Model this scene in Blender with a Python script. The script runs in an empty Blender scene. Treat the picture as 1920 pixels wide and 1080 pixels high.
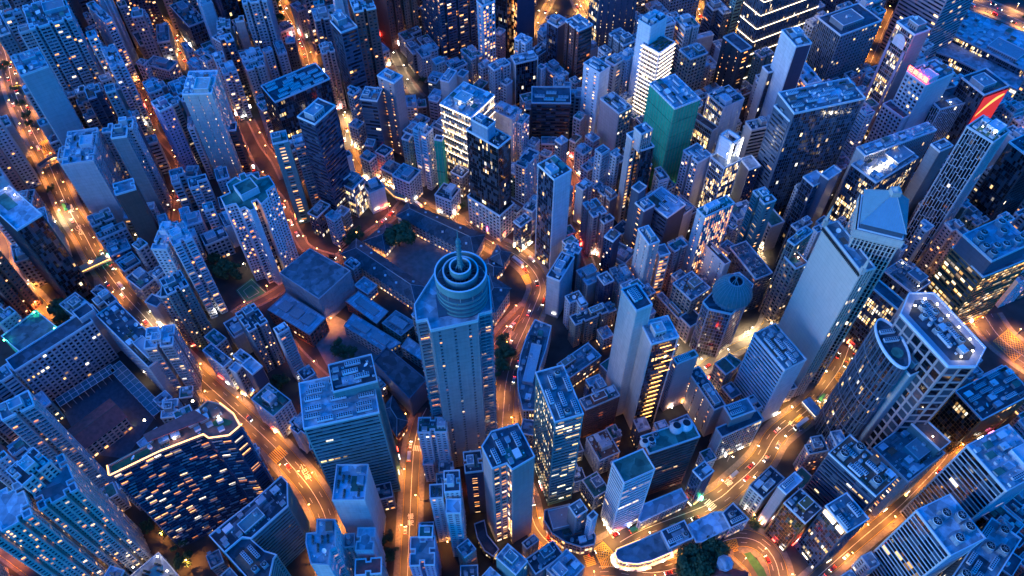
import bpy, math, random
from mathutils import Vector, Matrix, noise
R = math.radians
rnd = random.Random(7)
sc = bpy.context.scene

# ---------------------------------------------------------------- camera, sky, sun, exposure
FPX, NAD, HC = 1500.0, (965.0, 1680.0), 480.0
_d = Vector((NAD[0]-960, NAD[1]-540, FPX)).normalized()
_up = -_d
_x = Vector((1, 0, 0)); _x = (_x - _x.dot(_up)*_up).normalized()
_y = _up.cross(_x)
def to_world(v): return Vector((v.dot(_x), v.dot(_y), v.dot(_up)))
cam = bpy.data.cameras.new('camera'); co = bpy.data.objects.new('camera', cam); sc.collection.objects.link(co)
cam.sensor_width = 36; cam.lens = FPX/1920*36; cam.clip_start = 1; cam.clip_end = 9000
cr, cu, cb = to_world(Vector((1, 0, 0))), to_world(Vector((0, -1, 0))), to_world(Vector((0, 0, -1)))
M = Matrix.Identity(4)
for i in range(3):
    M[i][0], M[i][1], M[i][2] = cr[i], cu[i], cb[i]
M[2][3] = HC
co.matrix_world = M
sc.camera = co

w = bpy.data.worlds.new('World'); sc.world = w; w.use_nodes = True
wn = w.node_tree.nodes; wl = w.node_tree.links
bg = wn['Background']
sky = wn.new('ShaderNodeTexSky'); sky.sky_type = 'NISHITA'; sky.sun_disc = False
SUN_EL, SUN_AZ = 9.0, 246.0            # a low afterglow from the lower left of the picture
sky.sun_elevation = R(SUN_EL); sky.sun_rotation = R(SUN_AZ); sky.altitude = 400
sky.air_density = 1.4; sky.dust_density = .4; sky.ozone_density = 6.0
tint = wn.new('ShaderNodeMix'); tint.data_type = 'RGBA'; tint.blend_type = 'MULTIPLY'
tint.inputs['Factor'].default_value = 1.0
tint.inputs['B'].default_value = (0.008, 1.22, 2.6, 1)
wl.new(sky.outputs[0], tint.inputs['A']); wl.new(tint.outputs['Result'], bg.inputs[0])
bg.inputs[1].default_value = 0.086
sun = bpy.data.lights.new('sun', 'SUN'); so = bpy.data.objects.new('sun', sun); sc.collection.objects.link(so)
sun.energy = 0.38; sun.angle = R(24); sun.color = (0.66, 0.74, 1.0)
_sd = Vector((math.sin(R(SUN_AZ))*math.cos(R(SUN_EL+5)), math.cos(R(SUN_AZ))*math.cos(R(SUN_EL+5)), math.sin(R(SUN_EL+5))))
so.rotation_euler = _sd.to_track_quat('Z', 'Y').to_euler()
vs = sc.view_settings; vs.view_transform = 'Standard'; vs.look = 'None'; vs.gamma = 1; vs.use_curve_mapping = False
vs.exposure = 1.4
cy = sc.cycles
cy.use_denoising = True; cy.max_bounces = 5; cy.diffuse_bounces = 2; cy.glossy_bounces = 3; cy.transmission_bounces = 2
cy.sample_clamp_indirect = 4; cy.sample_clamp_direct = 0; cy.caustics_reflective = False; cy.caustics_refractive = False

# ---------------------------------------------------------------- photo pixels to points of the place
TOX = dict(a=0, b=380, c=760, d=1140, e=1520); TOY = {'1': 0, '2': 200, '3': 400, '4': 620, '5': 855}
def px(t, x, y):
    if t == 'p': return (x, y)
    s = 3.64 if t in ('c5', 'd5', 'e5') else 4.8
    return (TOX[t[0]] + x/s, TOY[t[1]] + y/s)
def un(p, h=0.0):
    r = to_world(Vector((p[0]-960, p[1]-540, FPX)))
    t = (HC-h)/(-r.z)
    return Vector((r.x*t, r.y*t))
def proj(P, h=0.0):
    v = Vector((P[0], P[1], h-HC))
    c = _x*v.x + _y*v.y + _up*v.z
    return (960+FPX*c.x/c.z, 540+FPX*c.y/c.z)

# ---------------------------------------------------------------- materials
MATS = {}
def newmat(name):
    m = bpy.data.materials.new(name); m.use_nodes = True
    nt = m.node_tree; return m, nt, nt.nodes, nt.links, nt.nodes['Principled BSDF']
def math_node(n, l, op, a, b=None, c=None):
    k = n.new('ShaderNodeMath'); k.operation = op
    for i, v in enumerate((a, b, c)):
        if v is None: continue
        if isinstance(v, (int, float)): k.inputs[i].default_value = v
        else: l.new(v, k.inputs[i])
    return k.outputs[0]
def surf(name, col, rough=.8, var=.25, scale=.25, metal=0, streak=True, bump=.0, brick=None):
    """weathered surface: broad tone changes, fine grain, rain streaks down the height"""
    if name in MATS: return MATS[name]
    m, nt, n, l, b = newmat(name)
    geo = n.new('ShaderNodeNewGeometry'); oi = n.new('ShaderNodeObjectInfo')
    nz = n.new('ShaderNodeTexNoise'); nz.inputs['Scale'].default_value = scale; nz.inputs['Detail'].default_value = 6
    l.new(geo.outputs['Position'], nz.inputs['Vector'])
    f = nz.outputs['Fac']
    if streak:
        mp = n.new('ShaderNodeMapping'); mp.inputs['Scale'].default_value = (.9, .9, .045)
        l.new(geo.outputs['Position'], mp.inputs['Vector'])
        n2 = n.new('ShaderNodeTexNoise'); n2.inputs['Scale'].default_value = 1.0; n2.inputs['Detail'].default_value = 4
        l.new(mp.outputs[0], n2.inputs['Vector'])
        f = math_node(n, l, 'ADD', math_node(n, l, 'MULTIPLY', f, .5), math_node(n, l, 'MULTIPLY', n2.outputs['Fac'], .5))
    # factor .5 +- -> 1-var..1+var ; plus a small change from one building to the next
    f = math_node(n, l, 'MULTIPLY_ADD', f, 4*var, 1-2*var)
    g = math_node(n, l, 'MULTIPLY_ADD', oi.outputs['Random'], .3, .85)
    f = math_node(n, l, 'MULTIPLY', f, g)
    f = math_node(n, l, 'MAXIMUM', f, .15)
    if streak:
        sz = n.new('ShaderNodeSeparateXYZ'); l.new(geo.outputs['Position'], sz.inputs[0])
        jt = math_node(n, l, 'LESS_THAN', math_node(n, l, 'FRACT', math_node(n, l, 'MULTIPLY', sz.outputs[2], .31)), .055)
        f = math_node(n, l, 'MULTIPLY', f, math_node(n, l, 'MULTIPLY_ADD', jt, -.28, 1.0))
    if name.endswith('_roof') and not streak:
        vo = n.new('ShaderNodeTexVoronoi'); vo.inputs['Scale'].default_value = .22; vo.feature = 'F1'; l.new(geo.outputs['Position'], vo.inputs['Vector'])
        sv = n.new('ShaderNodeSeparateColor'); l.new(vo.outputs['Color'], sv.inputs[0])
        f = math_node(n, l, 'MULTIPLY', f, math_node(n, l, 'MULTIPLY_ADD', sv.outputs[0], .75, .6))
    vm = n.new('ShaderNodeVectorMath'); vm.operation = 'SCALE'; vm.inputs[0].default_value = col[:3]
    l.new(f, vm.inputs['Scale'])
    out = vm.outputs[0]
    l.new(out, b.inputs['Base Color'])
    b.inputs['Roughness'].default_value = rough; b.inputs['Metallic'].default_value = metal
    if bump:
        bp = n.new('ShaderNodeBump'); bp.inputs['Strength'].default_value = bump; bp.inputs['Distance'].default_value = .2
        n3 = n.new('ShaderNodeTexNoise'); n3.inputs['Scale'].default_value = 1.5; n3.inputs['Detail'].default_value = 8
        l.new(geo.outputs['Position'], n3.inputs['Vector']); l.new(n3.outputs['Fac'], bp.inputs['Height']); l.new(bp.outputs[0], b.inputs['Normal'])
    MATS[name] = m; return m
def emit(name, col, s):
    if name in MATS: return MATS[name]
    m, nt, n, l, b = newmat(name)
    b.inputs['Base Color'].default_value = (*col, 1); b.inputs['Emission Color'].default_value = (*col, 1)
    b.inputs['Emission Strength'].default_value = s
    MATS[name] = m; return m
def glazing(name, tintc, lit, warm, strength=2.2, rows=.0, rough=.12, shop=False, blind=.35):
    """window glass: each pane (one UV cell) is dark or lit from inside at random; rows>0 lights whole floors"""
    if name in MATS: return MATS[name]
    m, nt, n, l, b = newmat(name)
    uv = n.new('ShaderNodeUVMap'); oi = n.new('ShaderNodeObjectInfo')
    sp = n.new('ShaderNodeSeparateXYZ'); l.new(uv.outputs[0], sp.inputs[0])
    fu = math_node(n, l, 'FLOOR', sp.outputs[0]); fv = math_node(n, l, 'FLOOR', sp.outputs[1])
    seed = math_node(n, l, 'MULTIPLY', oi.outputs['Random'], 371.0)
    cb_ = n.new('ShaderNodeCombineXYZ'); l.new(fu, cb_.inputs[0]); l.new(fv, cb_.inputs[1]); l.new(seed, cb_.inputs[2])
    wn1 = n.new('ShaderNodeTexWhiteNoise'); wn1.noise_dimensions = '3D'; l.new(cb_.outputs[0], wn1.inputs['Vector'])
    rowv = n.new('ShaderNodeCombineXYZ'); l.new(fv, rowv.inputs[1]); l.new(seed, rowv.inputs[2])
    wn2 = n.new('ShaderNodeTexNoise'); wn2.inputs['Scale'].default_value = .35; wn2.inputs['Detail'].default_value = 3
    sc2 = n.new('ShaderNodeVectorMath'); sc2.operation = 'MULTIPLY'; sc2.inputs[1].default_value = (.22, 1.9, 1)
    l.new(cb_.outputs[0], sc2.inputs[0]); l.new(sc2.outputs[0], wn2.inputs['Vector'])
    # probability rises in runs of neighbouring panes
    isl = math_node(n, l, 'LESS_THAN', wn1.outputs['Value'], lit)
    if rows:
        run = math_node(n, l, 'MULTIPLY', math_node(n, l, 'GREATER_THAN', wn2.outputs['Fac'], rows), math_node(n, l, 'GREATER_THAN', wn1.outputs['Value'], .22))
        isl = math_node(n, l, 'MAXIMUM', isl, run)
    # the lit part of a pane is narrower than the pane: a lintel above, curtains at one side
    fru = math_node(n, l, 'FRACT', sp.outputs[0]); frv = math_node(n, l, 'FRACT', sp.outputs[1])
    isl = math_node(n, l, 'MULTIPLY', isl, math_node(n, l, 'LESS_THAN', frv, .86))
    if shop:
        g0 = math_node(n, l, 'LESS_THAN', sp.outputs[1], 1.0)
        pr = math_node(n, l, 'MULTIPLY', g0, math_node(n, l, 'LESS_THAN', wn1.outputs['Value'], .8))
        isl = math_node(n, l, 'MAXIMUM', isl, pr)
    sc3 = n.new('ShaderNodeSeparateColor'); l.new(wn1.outputs['Color'], sc3.inputs[0])
    isl = math_node(n, l, 'MULTIPLY', isl, math_node(n, l, 'GREATER_THAN', fru, math_node(n, l, 'MULTIPLY', sc3.outputs[0], .45)))
    ramp = n.new('ShaderNodeValToRGB'); l.new(sc3.outputs[1], ramp.inputs[0])
    el = ramp.color_ramp.elements
    if warm == 'o':
        cs = [(0, (1, .27, .05)), (.45, (1, .42, .12)), (.8, (1, .62, .3)), (1, (1, .85, .65))]
    elif warm == 'y':
        cs = [(0, (1, .5, .14)), (.5, (1, .66, .3)), (1, (.95, .9, .75))]
    else:
        cs = [(0, (.8, .9, 1)), (.5, (1, .85, .6)), (1, (1, .6, .25))]
    el[0].position, el[0].color = cs[0][0], (*cs[0][1], 1); el[1].position, el[1].color = cs[-1][0], (*cs[-1][1], 1)
    for p_, c_ in cs[1:-1]:
        e = el.new(p_); e.color = (*c_, 1)
    # interior: uneven brightness inside the pane
    geo = n.new('ShaderNodeNewGeometry'); nz = n.new('ShaderNodeTexNoise'); nz.inputs['Scale'].default_value = .9
    l.new(geo.outputs['Position'], nz.inputs['Vector'])
    br = math_node(n, l, 'MULTIPLY', math_node(n, l, 'POWER', sc3.outputs[2], 1.6), strength*1.6)
    br = math_node(n, l, 'MULTIPLY', math_node(n, l, 'ADD', br, strength*.12), math_node(n, l, 'MULTIPLY_ADD', nz.outputs['Fac'], 1.6, .2))
    br = math_node(n, l, 'MULTIPLY', br, isl)
    l.new(ramp.outputs[0], b.inputs['Emission Color']); l.new(br, b.inputs['Emission Strength'])
    # unlit panes: some with pale blinds drawn
    mx = n.new('ShaderNodeMix'); mx.data_type = 'RGBA'
    mx.inputs['A'].default_value = (*tintc, 1); mx.inputs['B'].default_value = (tintc[0]*3+.05, tintc[1]*3+.06, tintc[2]*3+.07, 1)
    l.new(math_node(n, l, 'LESS_THAN', sc3.outputs[0], blind), mx.inputs['Factor'])
    l.new(mx.outputs['Result'], b.inputs['Base Color'])
    b.inputs['Roughness'].default_value = rough; b.inputs['Specular IOR Level'].default_value = .8
    m.cycles.emission_sampling = 'NONE'
    MATS[name] = m; return m
WALL = dict(
    w=surf('white_render', (.68, .7, .74), .7, .22), l=surf('pale_concrete', (.46, .48, .52), .8, .2), m=surf('grey_concrete', (.27, .29, .32), .8, .22),
    d=surf('dark_cladding', (.045, .05, .06), .45, .2), b=surf('blue_steel', (.10, .14, .20), .4, .2), n=surf('navy_cladding', (.05, .07, .13), .5, .2),
    t=surf('tan_stone', (.42, .34, .27), .75, .2), r=surf('red_brick', (.26, .11, .09), .85, .25), p=surf('pink_tile', (.50, .36, .36), .7, .18),
    v=surf('violet_render', (.44, .36, .52), .75, .15), e=surf('teal_render', (.14, .30, .31), .75, .2), s=surf('beige_stone', (.62, .56, .52), .7, .2),
    k=surf('warm_cream_stone', (.82, .68, .60), .7, .1), o=surf('bronze_cladding', (.42, .26, .11), .35, .2, metal=.5))
GL = dict(
    R=glazing('flat_windows', (.02, .027, .04), .05, 'o', 1.0, .0), r=glazing('busy_flat_windows', (.02, .027, .04), .17, 'o', 1.0),
    G=glazing('office_glass', (.012, .02, .034), .008, 'y', .8, .65, .07), H=glazing('lit_office_glass', (.02, .026, .034), .06, 'y', .9, .51, .1),
    B=glazing('banded_glass', (.014, .024, .04), .02, 'y', .9, .63, .1), D=glazing('black_glass', (.006, .009, .015), .006, 'y', .8, .66, .06),
    C=glazing('corridor_windows', (.03, .03, .04), .55, 'o', 1.0), T=glazing('tenement_windows', (.022, .028, .038), .055, 'o', 1.1, .0, .25, True, .5),
    U=glazing('shopfront_office_glass', (.014, .02, .034), .02, 'y', .9, .63, .1, True))
ROOF = dict(
    c=surf('concrete_roof', (.20, .24, .27), .9, .45, .18, streak=False, bump=.3), d=surf('bitumen_roof', (.075, .095, .12), .85, .45, .15, streak=False, bump=.3),
    g=surf('green_painted_roof', (.07, .22, .17), .85, .4, .2, streak=False), w=surf('pale_roof', (.46, .52, .58), .8, .35, .3, streak=False, bump=.2),
    r=surf('red_tiles', (.50, .10, .09), .85, .3, .4, streak=False), t=surf('terracotta_paving', (.30, .14, .10), .9, .3, .5, streak=False),
    s=surf('slate_roof', (.085, .10, .12), .7, .3, .7, streak=False, bump=.5), b=surf('blue_metal_roof', (.42, .54, .62), .45, .2, .2, streak=False))
COPING = surf('white_coping', (.78, .82, .86), .6, .1)
METAL = surf('galvanised_metal', (.40, .43, .46), .45, .2, 1.0, .3, streak=False)
WHITEM = surf('white_paint', (.80, .82, .84), .5, .1, 1.0, streak=False)
DARKM = surf('dark_metal', (.03, .035, .045), .4, .15, 1.0, .3, streak=False)
PAN = surf('plant_grey', (.33, .37, .41), .7, .3, .6)
ASPH = surf('asphalt', (.085, .08, .075), .75, .35, .12, streak=False, bump=.2)
PAVE = surf('paving_slabs', (.19, .175, .16), .85, .3, .6, streak=False, bump=.2)
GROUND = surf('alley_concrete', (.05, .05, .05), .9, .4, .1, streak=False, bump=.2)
LEAF = surf('leaf_green', (.05, .11, .04), .7, .4, 1.2, streak=False); BARK = surf('bark_brown', (.09, .065, .045), .9, .3, 2, streak=False)
TURF = surf('turf_green', (.03, .14, .06), .9, .25, .5, streak=False)
YEL = surf('yellow_road_paint', (.75, .48, .06), .6, .2, 1.5, streak=False); WHP = surf('white_road_paint', (.75, .75, .73), .6, .2, 1.5, streak=False)
LAMP_O = emit('sodium_lamp', (1, .42, .10), 16); LAMP_W = emit('white_lamp', (1, .80, .52), 18)
STRIP = emit('warm_light_strip', (1, .74, .46), 3.2); STRIPO = emit('orange_light_strip', (1, .42, .10), 3.0); REDN = emit('red_neon', (1, .05, .03), 9)
GRN = emit('green_lamp', (.1, 1, .45), 18); PINK = emit('pink_neon', (1, .12, .4), 5); BLUEN = emit('blue_neon', (.1, .25, 1), 5); WHN = emit('white_sign_light', (1, .93, .82), 4)

# ---------------------------------------------------------------- mesh helpers
class MB:
    def __init__(s): s.v = []; s.f = []; s.m = []; s.uv = []
    def quad(s, a, b, c, d, mi=0, uv=None):
        i = len(s.v); s.v += [tuple(a), tuple(b), tuple(c), tuple(d)]; s.f.append((i, i+1, i+2, i+3)); s.m.append(mi)
        s.uv += uv or [(0, 0)]*4
    def poly(s, pts, mi=0, uv=None):
        i = len(s.v); s.v += [tuple(p) for p in pts]; s.f.append(tuple(range(i, i+len(pts)))); s.m.append(mi); s.uv += uv or [(0, 0)]*len(pts)
    def obox(s, o, u, v, w_, mi=0, bottom=False):
        o, u, v, w_ = Vector(o), Vector(u), Vector(v), Vector(w_)
        p = [o, o+u, o+u+v, o+v]; q = [k+w_ for k in p]
        if u.cross(v).dot(w_) < 0: p.reverse(); q.reverse()
        s.poly(q, mi)
        for i in range(4):
            j = (i+1) % 4; s.quad(p[i], p[j], q[j], q[i], mi)
        if bottom: s.poly(p[::-1], mi)
    def box(s, x0, x1, y0, y1, z0, z1, mi=0, bottom=True):
        s.obox((x0, y0, z0), (x1-x0, 0, 0), (0, y1-y0, 0), (0, 0, z1-z0), mi, bottom)
    def ring(s, pts0, pts1, mi=0):
        n = len(pts0)
        for i in range(n):
            j = (i+1) % n; s.quad(pts0[i], pts0[j], pts1[j], pts1[i], mi)
    def cyl(s, c, r, h, n=12, r2=None, mi=0, cap=True):
        r2 = r if r2 is None else r2
        a = [(c[0]+r*math.cos(2*math.pi*i/n), c[1]+r*math.sin(2*math.pi*i/n), c[2]) for i in range(n)]
        b = [(c[0]+r2*math.cos(2*math.pi*i/n), c[1]+r2*math.sin(2*math.pi*i/n), c[2]+h) for i in range(n)]
        s.ring(a, b, mi)
        if cap and r2 > 0: s.poly(b, mi)
    def tube(s, a, b, r, mi=0, n=6):
        a, b = Vector(a), Vector(b); d = (b-a)
        if d.length < 1e-6: return
        d.normalize(); k = Vector((0, 0, 1)) if abs(d.z) < .9 else Vector((1, 0, 0)); u = d.cross(k).normalized(); v = d.cross(u)
        p = [a+u*r*math.cos(2*math.pi*i/n)+v*r*math.sin(2*math.pi*i/n) for i in range(n)]; q = [k2+(b-a) for k2 in p]
        s.ring(q, p, mi); s.poly(q[::-1], mi); s.poly(p, mi)
    def mesh(s, name, mats):
        me = bpy.data.meshes.new(name); me.from_pydata(s.v, [], s.f)
        for m in mats: me.materials.append(m)
        me.polygons.foreach_set('material_index', s.m)
        ul = me.uv_layers.new(name='UVMap'); ul.data.foreach_set('uv', [c for t in s.uv for c in t])
        me.update(); return me
    def obj(s, name, mats, parent=None, loc=None):
        if not s.f: return None
        return add(name, s.mesh(name, mats if isinstance(mats, (list, tuple)) else [mats]), parent, loc)
def add(name, data, parent=None, loc=None, rz=0):
    o = bpy.data.objects.new(name, data); sc.collection.objects.link(o)
    if parent: o.parent = parent
    if loc is not None: o.location = loc
    if rz: o.rotation_euler = (0, 0, rz)
    return o
USED = {}
def thing(name, label, cat, loc=(0, 0, 0), group=None, rz=0):
    o = add(name, None, None, loc, rz); o['label'] = label; o['category'] = cat
    if group: o['group'] = group
    return o
def tag(o, label, cat, group=None):
    o['label'] = label; o['category'] = cat
    if group: o['group'] = group
    return o
def struct(o): o['kind'] = 'structure'; return o

# ---------------------------------------------------------------- buildings
# style: bay, floor, pier width, spandrel height, spandrel depth, pier depth, glass
ST = dict(
    R=(2.9, 3.0, 1.5, 1.55, .30, .36, 'R'), r=(2.6, 3.0, 1.1, 1.3, .30, .36, 'r'), Q=(4.2, 3.0, .55, 1.15, .95, .40, 'R'), q=(3.6, 3.0, .5, 1.15, .95, .40, 'r'),
    O=(3.4, 3.5, 1.25, 1.5, .28, .42, 'B'), G=(1.9, 3.8, .14, .4, .18, .24, 'G'), g=(1.9, 3.8, .14, .35, .12, .16, 'D'), H=(1.8, 3.8, .18, .7, .2, .3, 'H'),
    B=(5.0, 3.7, .0, 1.75, .40, .3, 'B'), b=(4.0, 3.7, .0, 1.2, .7, .3, 'G'), V=(2.0, 3.7, .55, .35, .25, .65, 'B'), L=(2.0, 3.6, .34, .0, .3, .42, 'D'),
    M=(6.4, 7.4, 1.3, 1.5, .35, .5, 'D'), D=(7.5, 3.1, 6.4, 1.9, .30, .42, 'C'), T=(3.0, 3.2, .9, 1.45, .35, .42, 'T'), t=(3.6, 3.2, .5, 1.5, .8, .4, 'T'),
    U=(2.2, 3.7, .3, .9, .25, .35, 'U'), W=None, S=(3.0, 3.9, .2, .8, 1.3, .3, 'G'), N=None,
    F=(6.0, 3.8, .0, .75, .32, .3, 'D'), f=(4.4, 3.0, .45, .42, 1.0, .5, 'r'))
def inset(poly, d):
    n = len(poly); out = []
    for i in range(n):
        a, b, c = poly[i-1], poly[i], poly[(i+1) % n]
        e1 = (b-a).normalized(); e2 = (c-b).normalized()
        n1 = Vector((-e1.y, e1.x)); n2 = Vector((-e2.y, e2.x))
        k = n1+n2; q = max(.35, 1+n1.dot(n2))
        out.append(b + k*(d/q))
    return out
def area(p): return .5*sum(p[i].x*p[(i+1) % len(p)].y-p[(i+1) % len(p)].x*p[i].y for i in range(len(p)))
def v3(p, z): return Vector((p.x, p.y, z))
SH = {}
def shared(name):
    """meshes of rooftop equipment, shared by every copy"""
    if name in SH: return SH[name]
    m = MB(); mats = [PAN, DARKM, METAL, WHITEM]
    if name == 'chiller':
        m.box(-4.2, 4.2, -1.15, 1.15, 0, .35, 1); m.box(-4.2, 4.2, -1.15, 1.15, .35, 2.1, 3)
        for i in range(7):
            for j in (-.52, .52):
                m.cyl((-3.6+i*1.2, j, 2.1), .46, .12, 10, mi=2); m.cyl((-3.6+i*1.2, j, 2.2), .38, .06, 10, mi=1)
    elif name == 'cooling_unit':
        m.box(-1.6, 1.6, -1.6, 1.6, 0, 2.6, 0); m.cyl((0, 0, 2.6), 1.45, .5, 16, mi=3, cap=False); m.cyl((0, 0, 2.62), 1.32, .34, 16, mi=1)
        for a in range(3):
            c, s_ = math.cos(a*1.047), math.sin(a*1.047); m.tube((-c, -s_, 3.2), (c, s_, 3.2), .09, 2, 4)
    elif name == 'water_tank':
        m.box(-1.5, 1.5, -1.1, 1.1, .4, 2.2, 3); m.box(-1.3, -1.1, -1, 1, 0, .4, 2); m.box(1.1, 1.3, -1, 1, 0, .4, 2); m.box(-1.56, 1.56, -1.16, 1.16, 2.2, 2.32, 2)
    elif name == 'round_tank':
        m.cyl((0, 0, 0), 1.1, 2.0, 14, mi=3); m.cyl((0, 0, 2.0), 1.15, .35, 14, .3, 2)
    elif name == 'stair_house':
        m.box(-2.1, 2.1, -1.7, 1.7, 0, 2.9, 0); m.box(-2.3, 2.3, -1.9, 1.9, 2.9, 3.1, 3); m.box(-.5, .5, -1.76, -1.7, 0, 2.0, 1); m.box(-1.7, -1, -1.2, -.2, 3.1, 3.7, 2)
    elif name == 'air_conditioner':
        m.box(-.6, .6, -.4, .4, .15, 1.1, 3); m.cyl((0, 0, 1.1), .32, .05, 8, mi=1)
    elif name == 'satellite_dish':
        m.tube((0, 0, 0), (0, 0, 1.3), .09, 2)
        c = Vector((0, 0, 1.6)); ax = Vector((.5, -.4, .77)).normalized(); u = ax.orthogonal().normalized(); v = ax.cross(u)
        for k in range(2):
            r0, r1, z0, z1 = ((.0, .8, 0, .12), (.8, 1.4, .12, .42))[k]
            for i in range(14):
                a0, a1 = 2*math.pi*i/14, 2*math.pi*(i+1)/14
                f = lambda r_, a, z_: c+u*r_*math.cos(a)+v*r_*math.sin(a)+ax*z_
                m.quad(f(r0, a0, z0), f(r1, a0, z1), f(r1, a1, z1), f(r0, a1, z0), 3)
        m.tube(c, c+ax*.9, .05, 2)
    elif name == 'pipe_run':
        for k in range(3):
            m.tube((-3.5, k*.45, .5), (3.5, k*.45, .5), .13, 2, 6); m.tube((3.5, k*.45, .5), (3.5, k*.45+1.8, .5), .13, 2, 6)
        for x in (-3, 0, 3): m.box(x-.08, x+.08, -.2, 1.2, 0, .4, 1)
    elif name in ('roof_shed', 'blue_shed', 'green_shed', 'rusty_shed'):
        mats = [PAN, DARKM, METAL, {'r': WHITEM, 'b': ROOF['b'], 'g': ROOF['g']}.get(name[0], WHITEM)]
        if name == 'rusty_shed': mats[3] = ROOF['t']
        m.box(-2.4, 2.4, -1.6, 1.6, 0, 2.2, 0)
        m.quad((-2.6, -1.8, 2.2), (2.6, -1.8, 2.2), (2.6, 1.8, 2.75), (-2.6, 1.8, 2.75), 3); m.poly([(-2.6, 1.8, 2.75), (2.6, 1.8, 2.75), (2.6, 1.8, 2.2), (-2.6, 1.8, 2.2)], 3)
    elif name == 'vent_stack':
        m.cyl((0, 0, 0), .28, 1.5, 8, mi=2); m.cyl((0, 0, 1.5), .5, .3, 8, .2, 3)
    elif name == 'antenna_mast':
        m.tube((0, 0, 0), (0, 0, 6), .08, 2, 5)
        for z in (3, 4.2, 5.4): m.tube((-.7, 0, z), (.7, 0, z), .04, 3, 4)
    elif name == 'planter_bed':
        m.box(-2.5, 2.5, -.7, .7, 0, .5, 0)
        q = random.Random(3)
        for i in range(90):
            x, y, z = q.uniform(-2.4, 2.4), q.uniform(-.6, .6), q.uniform(.5, 1.3); r_ = .22
            a = q.uniform(0, 3.1); m.quad((x-r_*math.cos(a), y-r_*math.sin(a), z-.1), (x+r_*math.cos(a), y+r_*math.sin(a), z-.1), (x+r_*math.cos(a), y+r_*math.sin(a), z+.3), (x-r_*math.cos(a), y-r_*math.sin(a), z+.3), 4)
        mats = mats+[LEAF]
    SH[name] = m.mesh(name, mats); return SH[name]
def facade(mw, mg, a, b, h, st, z0=0.0, uoff=0):
    """one outside face from a to b: glass cells on the core plane and piers, spandrels or panels standing proud of it"""
    L = (b-a).length
    if L < .5: return
    e = (b-a)/L; nrm = Vector((e.y, -e.x))
    E3 = v3(e, 0); N3 = v3(nrm, 0)
    if st == 'W' or ST.get(st) is None:
        mw.obox(v3(a, z0)-N3*.05, E3*L, N3*.4, (0, 0, h-z0)); return
    bay, fl, pw, sh_, sd, pd, g = ST[st]
    nb = max(1, round(L/bay)); bw = L/nb; nf = max(1, round((h-z0-1.0)/fl)); fh = (h-z0-1.0)/nf
    mg.quad(v3(a, z0), v3(b, z0), v3(b, h-.05), v3(a, h-.05), 0, [(uoff, 0), (uoff+nb, 0), (uoff+nb, (h-z0)/fh), (uoff, (h-z0)/fh)])
    if pw > 0:
        for i in range(nb+1):
            x0 = max(0, i*bw-pw/2); x1 = min(L, i*bw+pw/2)
            mw.obox(v3(a+e*x0, z0)-N3*.03, E3*(x1-x0), N3*pd, (0, 0, h-z0-.3))
    if sh_ > 0:
        for k in range(nf+1):
            zz = z0+k*fh-sh_/2; z1_ = zz+sh_
            zz = max(z0, zz); z1_ = min(h-.06, z1_)
            if z1_-zz < .1: continue
            if st in 'QqtbSFf':      # balconies and deep ledges: a slab edge and a low solid front
                mw.obox(v3(a, zz)-N3*.03, E3*L, N3*sd, (0, 0, z1_-zz), 0, True)
            else:
                mw.obox(v3(a, zz)-N3*.03, E3*L, N3*sd, (0, 0, z1_-zz))
    if st in 'RrqQTt':                         # air conditioners hung below the sills
        qa = random.Random(int(L*37)+nf)
        for i in range(nb):
            for k in range(1, nf):
                if qa.random() < .22:
                    x0 = i*bw+pw/2+qa.uniform(0, max(.1, bw-pw-.8)); mw.obox(v3(a+e*x0, z0+k*fh+sh_/2-.7)+N3*(sd-.02), E3*.75, N3*.5, (0, 0, .55), 0, True)
    if st == 'L':                              # staggered white lattice
        q = random.Random(int(L*100)+nb)
        for i in range(nb):
            z = z0+q.uniform(0, 5)
            while z < h-1:
                mw.obox(v3(a+e*(i*bw), z)-N3*.03, E3*bw, N3*.4, (0, 0, .38)); z += q.choice((5.5, 7.5, 9, 11))
def notched(poly, styles):
    """flats are planned around narrow light wells: cut them into the long sides"""
    n = len(poly); wmin = min((poly[(i+1) % n]-poly[i]).length for i in range(n)); P, S = [], []
    for i in range(n):
        a, b = poly[i], poly[(i+1) % n]; L = (b-a).length; st = styles[i]; e = (b-a)/L; nn = Vector((-e.y, e.x)); P.append(a)
        if n <= 5 and st in 'RrqQ' and L > 10.5 and wmin > 7:
            k = max(1, round(L/12)); d = min(3.2, wmin*.2); w_ = 2.3
            for j in range(k):
                c = a+e*(L*(j+.5)/k); S.append(st); P.append(c-e*w_/2); S.append('W'); P.append(c-e*w_/2+nn*d); S.append('R'); P.append(c+e*w_/2+nn*d); S.append('W'); P.append(c+e*w_/2)
        S.append(st)
    return P, S
def axes(poly):
    """longest edge direction"""
    n = len(poly); k = max(range(n), key=lambda i: (poly[(i+1) % n]-poly[i]).length)
    e = (poly[(k+1) % n]-poly[k]).normalized(); return e
def inside(poly, p, mrg=0):
    n = len(poly)
    c = False
    for i in range(n):
        a, b = poly[i], poly[i-1]
        if (a.y > p.y) != (b.y > p.y) and p.x < (b.x-a.x)*(p.y-a.y)/(b.y-a.y)+a.x: c = not c
    if c and mrg:
        for i in range(n):
            a, b = poly[i-1], poly[i]; d = b-a; t = max(0, min(1, (p-a).dot(d)/max(d.length_squared, 1e-6)))
            if (p-(a+d*t)).length < mrg: return False
    return c
FOOT = []      # (poly, h, label) of everything built so far
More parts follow.
